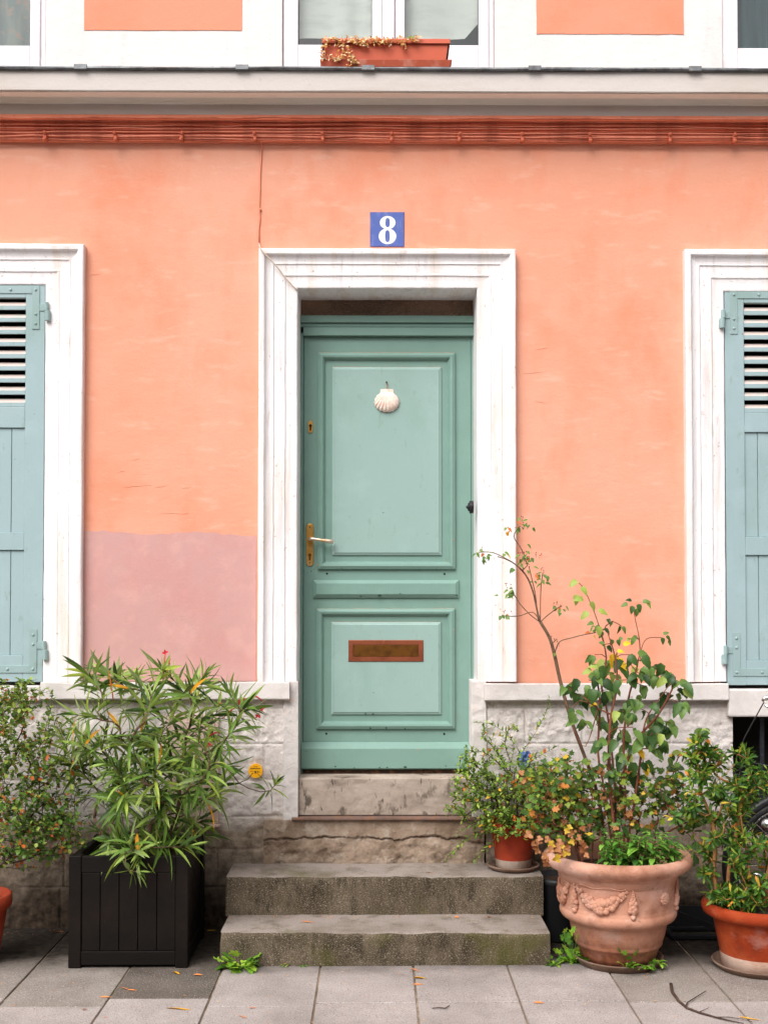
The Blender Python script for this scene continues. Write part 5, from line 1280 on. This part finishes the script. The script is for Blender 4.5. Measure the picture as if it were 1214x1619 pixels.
am = [leafm('lobed_leaf_green', 88,124,52), leafm('lobed_leaf_dark', 56,88,40), leafm('lobed_leaf_yellow', 182,158,56), leafm('lobed_leaf_orange', 172,116,62), leafm('lobed_leaf_pink_brown', 164,118,88), leafm('lobed_leaf_lime', 126,150,60), leafm('lobed_leaf_brown', 128,82,50)]
mb = MB(); rt = pl.r
def apick(p):
    right = p.x > uc.x
    return rt.choices(range(7), weights=[5, 5, .45, .5, .6, 2.4, 1.1] if not right else [4.5,4.5,.5,.4,.2,2.2,.4])[0]
for b in brs:
    p = pl.nodes[b[-1]][0]
    for k in range(rt.choice([3,4,4,5])):
        q = p + Vector((rt.gauss(0,.022), rt.gauss(0,.022), rt.gauss(0,.02))); mi = apick(p)
        r_ = rt.uniform(.009,.021)
        lobed(mb, q, Vector((rt.uniform(-1,1), rt.uniform(-.9,.3), rt.uniform(-.7,.6))), Vector((rt.gauss(0,.5), -.7, .8)), r_, mi, rt.choice([3,5]), .5 if mi in (4,6) else .25, rt)
for (a, b) in ((880,1355),(888,1345),(872,1340),(905,1330),(900,1320),(893,1352),(862,1365),(925,1350),(842,1332),(850,1345)):   # dead curled leaves over the rim
    q = P(a, b-14, Yu-.24 if b < 1356 else Yu-.25); 
    for k in range(3): lobed(mb, q+Vector((rt.gauss(0,.01),rt.gauss(0,.01),-k*.018)), Vector((rt.uniform(-.5,.5),-.3,-1)), Vector((0,-1,.2)), rt.uniform(.014,.022), rt.choice([4,4,6,2]), 3, .9, rt)
mb.build('foliage', am, au, smooth=True, recalc=False)
# (d) mint at the urn rim
mi_ = thing('mint', (uc.x+.05, Yu-.12, .41), 'low bright green toothed herb just inside the front rim of the urn', 'herb')
def herb(t, pts_px, seed, mats_, L, Wd, k=2, levels=4, sp=.016, Yf=None, z0=.4, hgt=.05, serr=.12, shape='heart'):
    rt = random.Random(seed); ms = MB(); mf = MB()
    for p in pts_px:
        a1 = rt.uniform(-.02,.02); top = p; base = Vector((p.x+a1, p.y+rt.uniform(-.01,.01), p.z-hgt)); ms.tube([base, base.lerp(top,.5)+Vector((a1*.3,0,0)), top], .0012, 5)
        for l_ in range(levels):
            q = top.lerp(base, l_*sp/hgt); ph = rt.uniform(0,3)+l_*1.57
            for j in range(k+ (2 if l_ == 0 else 0)):
                an = ph+2*math.pi*j/(k+(2 if l_ == 0 else 0)); s_ = L*(.55+.2*l_)*rt.uniform(.8,1.2)
                leaf(mf, q, Vector((math.cos(an), math.sin(an), .25-.15*l_)), UP, s_, s_*Wd, shape, .5, .25, rt.randrange(len(mats_)), 6, .3, serr)
    ms.build('stem', m_green_stem, t, smooth=True); mf.build('foliage', mats_, t, smooth=True, recalc=False)
mm = [leafm('mint_leaf', 84,140,56), leafm('mint_leaf_light', 116,168,76), leafm('mint_leaf_dark', 56,104,44)]
rt = random.Random(5)
herb(mi_, [P(rt.uniform(955,1072), rt.uniform(1316,1354) , Yu-.20+rt.uniform(-.04,.12)) for _ in range(78)], 3, mm, .044, .52, hgt=.07)

# ------------------------------------------------------------------ shrub in right pot
rs = thing('evergreen_shrub', (rc.x, rc.y, .25), 'leafy shrub with rosettes of bright green narrow leaves in the pot at the right edge', 'shrub')
pl = Plant(81); b0 = Vector((rc.x-.03, rc.y, .24))
for L, Ys in (([(1135,1425),(1128,1380),(1130,1330),(1122,1290),(1105,1250)], rc.y), ([(1150,1425),(1152,1370),(1165,1310),(1172,1270),(1185,1220)], rc.y), ([(1185,1425),(1182,1360),(1176,1330),(1170,1290)], rc.y-.03), ([(1205,1425),(1212,1380),(1225,1330),(1240,1300)], rc.y)):
    pl.poly(smooth_px(L, [Ys]*len(L)))
pts = cloud(pl, 225, [(1110,1200,28,38,rc.y+.05,.08,2.2),(1145,1230,48,50,rc.y,.12,3),(1100,1270,42,50,rc.y,.12,2.6),(1165,1290,50,55,rc.y,.12,3),(1135,1340,50,45,rc.y-.03,.12,2.4),(1190,1350,45,45,rc.y-.02,.12,2.4),(1190,1230,34,34,rc.y,.1,1.6),(1110,1380,30,28,rc.y,.08,1),(1195,1400,36,20,rc.y-.05,.08,1),(1240,1320,40,80,rc.y,.12,1.5),(1140,1412,34,12,rc.y-.06,.06,1.6),(1175,1422,50,14,rc.y-.08,.06,2.6),(1225,1410,40,20,rc.y-.05,.08,1.2)], b0)
ts_px = [(1107,1165),(1098,1175),(1175,1188),(1176,1155+30),(1205,1240),(1128,1190)]
for a, b in ts_px: pts.append(P(a, b, rc.y))
brs = [pl.reach(p, wpath=.2, wig=.02, step=.03) for p in pts]
mb = MB(); pl.stems(mb, .0014, .5, .009, 6); mb.build('stem', mat('tan_stem', srgb(170,118,72), .8, [(srgb(120,84,54), 30, .5, .65, .6)]), rs, smooth=True)
rm = [leafm('rosette_leaf', 74,116,42), leafm('rosette_leaf_light', 120,152,62), leafm('rosette_leaf_dark', 46,84,34), leafm('rosette_leaf_orange', 204,132,58), leafm('rosette_leaf_yellow', 196,178,76)]
mb = MB(); pk = pick([4.6,2.6,3.6,.18,.35])
for b in brs: whorls(mb, pl, b, .040, .0085, 3, .045, .0130, (28, 98), pk, 'oblan', .3, .2, .25, 4)
mb.build('foliage', rm, rs, smooth=True, recalc=False)
# broad leaved sucker between urn and pot
mb = MB(); rt = random.Random(6)
bt2 = thing('sapling', (P(1060,1345,Yu+.1).x, Yu+.1, .40), 'small sprig with round green leaves and orange ones between urn and right pot', 'plant')
pl = Plant(83); pl.poly(smooth_px([(1040,1345),(1050,1320),(1075,1305)], [Yu+.05]*3))
tt = [(1092,1300),(1100,1290),(1112,1300),(1075,1310),(1105,1335),(1096,1352),(1120,1355),(1060,1235),(1070,1225),(1048,1232),(1040,1255),(1065,1215),(1100,1182),(1110,1190),(1060,1195),(1112,1158),(1102,1165),(1118,1168)]
bb = [pl.reach(P(a, b, Yu+.1+rt.uniform(-.05,.08)), wpath=.15, wig=.015) for a, b in tt]
pl.stems(mb, .0012, .45, .005, 5); mb.build('stem', m_bark_red, bt2, smooth=True)
mb = MB()
for i, b in enumerate(bb):
    p = pl.nodes[b[-1]][0]
    for k in range(3):
        s_ = rt.uniform(.034,.052); leaf(mb, p+Vector((rt.gauss(0,.01),0,rt.gauss(0,.01))), Vector((rt.uniform(-1,1), rt.uniform(-.6,.2), rt.uniform(-1,.2))), Vector((0,-.9,.6)), s_, s_*.62, 'oval', .4, .25, rt.choices([0,1,2,3], weights=[5,3,1,.9])[0], 6, .3)
mb.build('foliage', [bm_[1], bm_[0], bm_[2], leafm('orange_leaf', 222,150,70)], bt2, smooth=True, recalc=False)

# ------------------------------------------------------------------ dried plant in window box
dp = thing('dried_plant', ((bx0+bx1)/2, -.15, zt_-.03), 'withered straw coloured trailing plant spilling from the window box', 'plant')
ms = MB(); mf = MB(); rt = random.Random(14); drm = [mat('dry_leaf', srgb(224,180,120), .8, transl=.2), mat('dry_leaf_dark', srgb(196,130,66), .8, transl=.2), mat('dry_leaf_pale', srgb(240,214,168), .8, transl=.2)]
tr = [[(520,66),(512,72),(509,82),(511,92)],[(528,62),(538,70),(545,82),(540,92)],[(535,64),(548,74),(552,90),(558,98)],[(552,66),(562,66),(572,68),(578,72)],[(575,64),(582,70)],[(588,64),(596,66),(606,68)],[(612,64),(616,72)],[(636,64),(638,72)],[(512,66),(530,62),(550,64),(568,63)],[(560,64),(600,63),(640,64),(658,62)],[(540,92),(530,92),(520,90)],[(552,88),(562,96),(556,100)],[(660,60),(650,66)]]
for L in tr:
    sm = smooth_px(L, [-.222]*len(L)); ms.tube(sm, .0018, 5)
    for p in sm:
        for k in range(3): leaf(mf, p+Vector((rt.gauss(0,.007), rt.gauss(0,.006), rt.gauss(0,.006))), Vector((rt.uniform(-1,1), -.5, rt.uniform(-1,.6))), Vector((rt.gauss(0,1),-1,.5)), rt.uniform(.01,.02), rt.uniform(.006,.011), 'oval', 1.0, .4, rt.choice([0,1,2]), 4)
for k in range(46):
    px = 512+ (650-512)*rt.random()**1.5; p = P(px, 62+rt.uniform(-3,4), -.20)
    leaf(mf, p, Vector((rt.uniform(-1,1), -.4, rt.uniform(-.4,1))), Vector((0,-1,.5)), rt.uniform(.01,.02), .009, 'oval', .8, .4, rt.choice([0,1,2]), 4)
for k in range(7): leaf(mf, P(650+rt.uniform(-6,8), 62, -.19), Vector((rt.uniform(-1,1),-.3,.8)), Vector((0,-1,.4)), .018, .009, 'oval', .5, .2, 3, 4)
ms.build('stem', drm[1], dp, smooth=True); mf.build('foliage', drm+[leafm('fresh_leaf', 120,150,60)], dp, smooth=True, recalc=False)

# ------------------------------------------------------------------ weeds and ivy at the foot
wm = [leafm('weed_leaf', 104,156,52), leafm('weed_leaf_light', 140,182,70), leafm('weed_leaf_dark', 70,116,40), leafm('weed_leaf_yellow', 214,190,60)]
def weed(px, py, n, L, label, seed, z=0, lob=False, spread=1.0, tall=.6, mats_=wm, wr=.34, pos=None):
    rt = random.Random(seed); p = Vector(pos) if pos is not None else G(px, py, z); mb = MB()
    for k in range(n):
        a = rt.uniform(0, 6.28); d = Vector((math.cos(a)*spread, math.sin(a)*spread*.8, tall*rt.uniform(.3,1.4))); s_ = L*rt.uniform(.5,1.2)
        leaf(mb, p+Vector((rt.gauss(0,.008), rt.gauss(0,.008), .002)), d, UP-d*.3, s_, s_*wr, 'oblan', .7, .25, rt.choices([0,1,2,3], weights=[4,3,2,.4])[0], 8, .5, .22)
        if lob: lobed(mb, p+d*s_*.8+Vector((0,0,.004)), d, UP, s_*.28, rt.randrange(3), 5, .2, rt)
    o = mb.build('weed', mats_, smooth=True, recalc=False, origin=p); return tag(o, label, 'weed')
weed(380, 1531, 34, .095, 'bright green weed with toothed leaves at the left foot of the steps', 1, lob=True)
weed(358, 1528, 12, .05, 'low yellowish weed beside the larger weed left of the steps', 2)
weed(452, 1527, 12, .030, 'tiny tuft of weed along the foot of the lower step', 3, tall=1.0, wr=.2)
weed(478, 1527, 8, .022, 'smallest weed tuft at the foot of the lower step', 4)
weed(875, 1527, 14, .045, 'small weed at the right foot of the steps beside the urn', 5, lob=True)
weed(903, 1522, 22, .075, 'round-leaved green weed between the right end of the steps and the urn', 6, lob=True, tall=1.0)
weed(925, 1526, 16, .055, 'leafy weed pressed against the left side of the urn saucer', 7, lob=True)
weed(980, 1522, 12, .05, 'short upright weed growing in the front of the urn saucer', 8, z=.03, pos=uc+Vector((math.sin(0)*.19, -math.cos(0)*.19, .028)), tall=1.4, lob=True)
weed(1012, 1521, 16, .05, 'green weed with small leaves in the urn saucer, right of its middle', 9, z=.03, pos=uc+Vector((math.sin(0.45)*.19, -math.cos(0.45)*.19, .028)))
weed(1038, 1518, 20, .055, 'bushier weed at the right end of the urn saucer', 10, z=.03, pos=uc+Vector((math.sin(0.85)*.19, -math.cos(0.85)*.19, .028)))
p = G(905, 1515, .0)
mb = MB(); rt = random.Random(9); st0 = P(898, 1500, uc.y+.02)
for (a, b) in ((893,1472),(905,1470),(898,1480),(912,1482),(888,1484),(902,1476)):
    q = P(a, b, uc.y-.16); mb.tube([P(905,1515,uc.y-.16), q], .001, 4, 2); lobed(mb, q, Vector((rt.uniform(-.5,.5),-.4,.5)), Vector((0,-.7,.7)), .017, rt.randrange(3), 5, .15, rt)
o = mb.build('weed', wm, recalc=False, origin=G(905,1518)); tag(o, 'taller clover-like weed climbing beside the urn near the step corner', 'weed')

# ------------------------------------------------------------------ fallen leaves and twigs
fm = [mat('fallen_yellow', srgb(238,176,40), .6, [(srgb(200,130,40), 60, .5, .65, .6)]), mat('fallen_orange', srgb(222,136,74), .7), mat('fallen_brown', srgb(150,96,62), .8)]
def fallen(px, py, L, W, ang, mi, label, z=0.0, shape='lance', seed=0):
    p = G(px, py, z+.004); d = Vector((math.cos(ang), math.sin(ang), .04)); mb = MB()
    leaf(mb, p-d*L*.5, d, UP+Vector((.3*math.sin(seed), .3*math.cos(seed), 0)), L, W, shape, .35, .45, 0, 8, 0)
    for v in mb.v: v.z = max(v.z, z+.0035)
    o = mb.build('fallen_leaf', fm[mi], smooth=True, recalc=False, origin=p); tag(o, label, 'leaf', 'leaves fallen on the steps and pavement')
fallen(283,1594.5,.105,.02,-.15,0,'large bright yellow fallen leaf on the pavement in front of the planter box')
fallen(279,1538,.05,.02,-.7,0,'pale yellow curled leaf at the front right corner of the planter box',seed=1)
fallen(314,1541,.042,.014,0,1,'small orange leaf lying between planter box and lower step',seed=2)
fallen(168,1576,.05,.010,.05,1,'thin pinkish leaf on the slab below the planter box middle',seed=3)
fallen(134,1596,.02,.010,.4,2,'tiny brown leaf low at the left on the pavement',seed=4)
fallen(400,1593,.035,.008,.1,1,'narrow orange leaf right of the large yellow one',seed=5)
fallen(384,1607,.05,.008,-.6,1,'thin orange leaf near the bottom edge below the steps',seed=6)
fallen(663,1546,.055,.026,-.1,0,'yellow leaf on the joint in front of the middle of the steps',shape='oval',seed=7)
fallen(656,1533,.06,.012,-.7,1,'orange leaf just above the yellow one at the foot of the steps',seed=8)
fallen(662,1556,.05,.010,.0,1,'slim tan leaf just below the yellow one before the steps',seed=9)
fallen(852,1585,.045,.013,-.1,1,'orange leaf on the pavement left of the urn',seed=10)
fallen(487,1457,.07,.010,-.25,1,'long tan leaf lying on the lower step tread',z=zS1,seed=11)
fallen(680,1379,.05,.008,-.1,1,'thin brown leaf on the upper step tread',z=zST,seed=12)
fallen(434,1363,.02,.008,.2,0,'tiny yellow leaf at the back of the upper step',z=zST,seed=13)
fallen(335,1471,.045,.012,.25,0,'yellow green leaf in the shade between planter box and steps',seed=14)
fallen(1185,1610,.09,.010,-.5,0,'pale yellow stalk-like leaf at the bottom right corner',seed=15)
fallen(722,1450,.02,.015,.2,1,'small round orange leaf on the lower step under the riser',z=zS1,shape='oval',seed=16)
fallen(772,1449,.02,.014,1.2,2,'small brown leaf on the lower step near its right end',z=zS1,shape='oval',seed=17)
fallen(92,1473,.07,.02,.1,2,'reddish brown leaf by the wall foot behind the planter',seed=18)
for i, (px, py, dx) in enumerate(((197,1562,0), (210,1565,1))): fallen(px, py, .045, .009, -.5+i*.35, 1, ['left one of two crossed tan leaves in front of the planter box','right one of two crossed tan leaves in front of the planter box'][i], seed=20+i)
# scattered crumbs
mb = MB(); rt = random.Random(30)
for k in range(170):
    if k < 80: p = G(rt.uniform(0,1214), rt.uniform(1530,1619), .003)
    elif k < 120: p = Vector((rt.uniform(-2.2,-.8), rt.uniform(-.12,-.03), .004))
    else: p = G(rt.uniform(360,860), rt.uniform(1447,1452), zS1+.003)
    leaf(mb, p, Vector((rt.uniform(-1,1), rt.uniform(-1,1), .1)), UP, rt.uniform(.004,.016), rt.uniform(.003,.006), 'oval', .5, .4, rt.choice([0,1,2,2,2]), 3)
o = mb.build('leaf_litter', fm, recalc=False); tag(o, 'tiny dry crumbs of leaf litter scattered over the paving', 'litter', kind='stuff')
def gl(L, z=.006): return [G(a, b, z) for a, b in L]
tw = thing('fallen_twig', G(1060,1556), 'long dark forked twig lying on the pavement at the bottom right', 'twig')
mb = MB(); mb.tube(gl([(1060,1556),(1062,1568),(1072,1582),(1086,1594),(1105,1601),(1130,1608),(1150,1613),(1175,1618)]), [.007,.0065,.006,.005,.0042,.0034,.0026,.0016], 7)
mb.build('stem', m_bark_dark, tw, smooth=True)
mb = MB(); mb.tube(gl([(1084,1590),(1086,1585),(1100,1576),(1115,1567)], .009), [.003,.0028,.0022,.0015], 6); mb.tube(gl([(1105,1600),(1112,1597),(1120,1593)], .008), [.002,.0016,.001], 5); mb.tube(gl([(1130,1608),(1150,1608),(1172,1611),(1190,1616)], .008), [.002,.0018,.0014,.001], 5)
mb.build('side_shoot', m_bark_dark, tw, smooth=True)
mb = MB(); mb.tube(gl([(683,1594),(695,1593),(704,1594),(710,1590)]), .0022, 5); o = mb.build('fallen_twig', m_bark_dark, smooth=True, origin=G(695,1594)); tag(o, 'short dark twig on the pavement below the middle of the steps', 'twig')

# ------------------------------------------------------------------ bicycle (mostly beyond the right edge)
bkY = -.17
wc = P(1262, 1375, bkY); wc.z = .335
bk = thing('bicycle', (wc.x+.5, bkY, 0), 'black bicycle leaning on the wall behind the right pot, cut off by the edge', 'bicycle')
def wheel(cx, nm='wheel'):
    mb = MB(); n = 64; rT = .315
    mb.tube([Vector((cx+math.cos(2*math.pi*k/n)*rT, bkY, wc.z+math.sin(2*math.pi*k/n)*rT)) for k in range(n+1)], .020, 10, cap=False)
    w_ = mb.build(nm, m_tyre, bk, smooth=True)
    mb = MB(); mb.tube([Vector((cx+math.cos(2*math.pi*k/n)*.295, bkY, wc.z+math.sin(2*math.pi*k/n)*.295)) for k in range(n+1)], .008, 6, cap=False); mb.build('rim', m_chrome, w_, smooth=True)
    mb = MB()
    for k in range(32):
        a = 2*math.pi*k/32; b = a+(.5 if k % 2 else -.5); mb.tube([Vector((cx+math.cos(b)*.02, bkY+(.03 if k % 4 < 2 else -.03), wc.z+math.sin(b)*.02)), Vector((cx+math.cos(a)*.29, bkY, wc.z+math.sin(a)*.29))], .0011, 4)
    mb.build('spokes', m_chrome, w_)
    mb = MB(); mb.tube([Vector((cx, bkY-.055, wc.z)), Vector((cx, bkY+.055, wc.z))], .016, 12); mb.build('hub', m_chrome, w_, smooth=True)
wheel(wc.x); wheel(wc.x+1.05)
mb = MB(); n = 30
mb.tube([Vector((wc.x+math.cos(R(200-150*k/n))*.345, bkY, wc.z+math.sin(R(200-150*k/n))*.345)) for k in range(n+1)], .023, 8); mb.build('mudguard', m_blackp, bk, smooth=True)
hd = Vector((wc.x+.16, bkY, .80)); hd2 = hd + Vector((-.03+.05, 0, .0))
mb = MB()
for s_ in (-1, 1): mb.tube([Vector((wc.x, bkY+s_*.05, wc.z)), Vector((wc.x+.09, bkY+s_*.045, .66)), Vector((wc.x+.12, bkY, .70))], .011, 8)
mb.build('fork', m_blackp, bk, smooth=True)
mb = MB(); bb_ = Vector((wc.x+.60, bkY, .28)); st_ = Vector((wc.x+.47+.03, bkY, .78))
mb.tube([Vector((wc.x+.12,bkY,.68)), Vector((wc.x+.15,bkY,.86))], .018, 10); mb.tube([Vector((wc.x+.13,bkY,.72)), bb_], .016, 10); mb.tube([bb_, Vector((wc.x+.46,bkY,.84))], .015, 10); mb.tube([Vector((wc.x+.14,bkY,.82)), Vector((wc.x+.47,bkY,.62))], .014, 10)
for s_ in (-1,1): mb.tube([bb_, Vector((wc.x+1.05,bkY+s_*.05,wc.z))], .009, 8); mb.tube([Vector((wc.x+.48,bkY,.76)), Vector((wc.x+1.05,bkY+s_*.05,wc.z))], .008, 8)
mb.build('frame', m_blackp, bk, smooth=True)
mb = MB(); mb.blob((wc.x+.44, bkY, .95), .10, n=16, m=10, sq=(1.3,.7,.35)); mb.tube([Vector((wc.x+.46,bkY,.84)), Vector((wc.x+.44,bkY,.93))], .013, 8); mb.build('saddle', m_tyre, bk, smooth=True)
hbp = P(1207, 1108, bkY-.05)
mb = MB(); hb = Vector((wc.x+.15, bkY, .93)); mb.tube([Vector((wc.x+.14,bkY,.86)), hb], .013, 10); mb.tube([hb+Vector((.12,-.29,.06)), hb+Vector((.03,-.24,.08)), hb+Vector((-.02,-.1,.05)), hb, hb+Vector((-.02,.1,.05)), hb+Vector((.03,.14,.08))], .011, 10); mb.build('handlebar', m_chrome, bk, smooth=True)
mb = MB(); q0 = P(1208,1104,bkY-.18); mb.tube([q0+Vector((.08,0,.01)), q0, q0+Vector((-.012,0,-.012))], [.012,.011,.007], 10); mb.tube([q0+Vector((.0,0,-.03)), q0+Vector((.03,0,-.05)), q0+Vector((.06,0,-.07))], .006, 8); mb.build('brake_lever', m_chrome, bk, smooth=True)
mb = MB(); mb.tube(smooth_px([(1207,1110),(1196,1130),(1184,1152),(1174,1172),(1170,1195),(1171,1230),(1180,1275),(1215,1300)], [bkY-.18,bkY-.17,bkY-.16,bkY-.15,bkY-.13,bkY-.1,bkY-.08,bkY-.05]), .0028, 6); mb.build('brake_cable', m_blackp, bk, smooth=True)
mb = MB()
for k in range(6):
    y0 = bkY-.10+.04*k
    mb.tube([P(1158, 1222, y0), P(1300, 1262, y0)], .0028, 6)
mb.tube([P(1158,1222,bkY-.10), P(1158,1222,bkY+.1)], .0035, 6); mb.tube([P(1200,1234,bkY-.10), P(1200,1234,bkY+.1)], .003, 6); mb.tube([P(1235,1244,bkY-.10), P(1235,1244,bkY+.1)], .003, 6)
mb.tube([P(1185,1205,bkY-.11), P(1300,1228,bkY-.11)], .003, 6); mb.tube([P(1160,1222,bkY-.1), P(1185,1205,bkY-.11)], .003, 6); mb.tube([P(1165,1228,bkY-.1), P(1300,1275,bkY-.1)], .003, 6)
mb.build('carrier_rack', m_blackp, bk, smooth=True)
mb = MB(); q = P(1213, 1305, bkY-.06); mb.blob(q, .036, n=16, m=12, sq=(1,.8,1)); mb.build('headlamp', m_chrome, bk, smooth=True)
mb = MB(); mb.tube([P(1188,1381,bkY-.1), P(1208,1386,bkY-.1)], .010, 12); mb.build('axle_peg', m_chrome, bk, smooth=True)
# low black steel stand on the ground
sd_ = thing('bicycle_stand', (P(1100,1465,-.12).x, -.14, 0), 'low black steel bicycle stand on the ground between the urn and right pot', 'stand')
mb = MB(); xa = P(1050,1460,-.1).x; xb = P(1290,1460,-.1).x
mb.box(xa, xb, -.22, -.19, .004, .022); mb.box(xa, xb, -.07, -.04, .004, .022); mb.box(xa, xa+.03, -.19, -.07, .004, .02)
build_each(mb, 'base', m_blackp, sd_, bevel=.002)
mb = MB(); mb.obox((P(1094,1440,-.2).x, -.205, .095), (.095,0,-.035), (0,.004,0), (.004,0,.012)); mb.box(xa+.02, xb, -.055, -.05, .022, .12); mb.build('rail', m_blackp, sd_, bevel=.001)
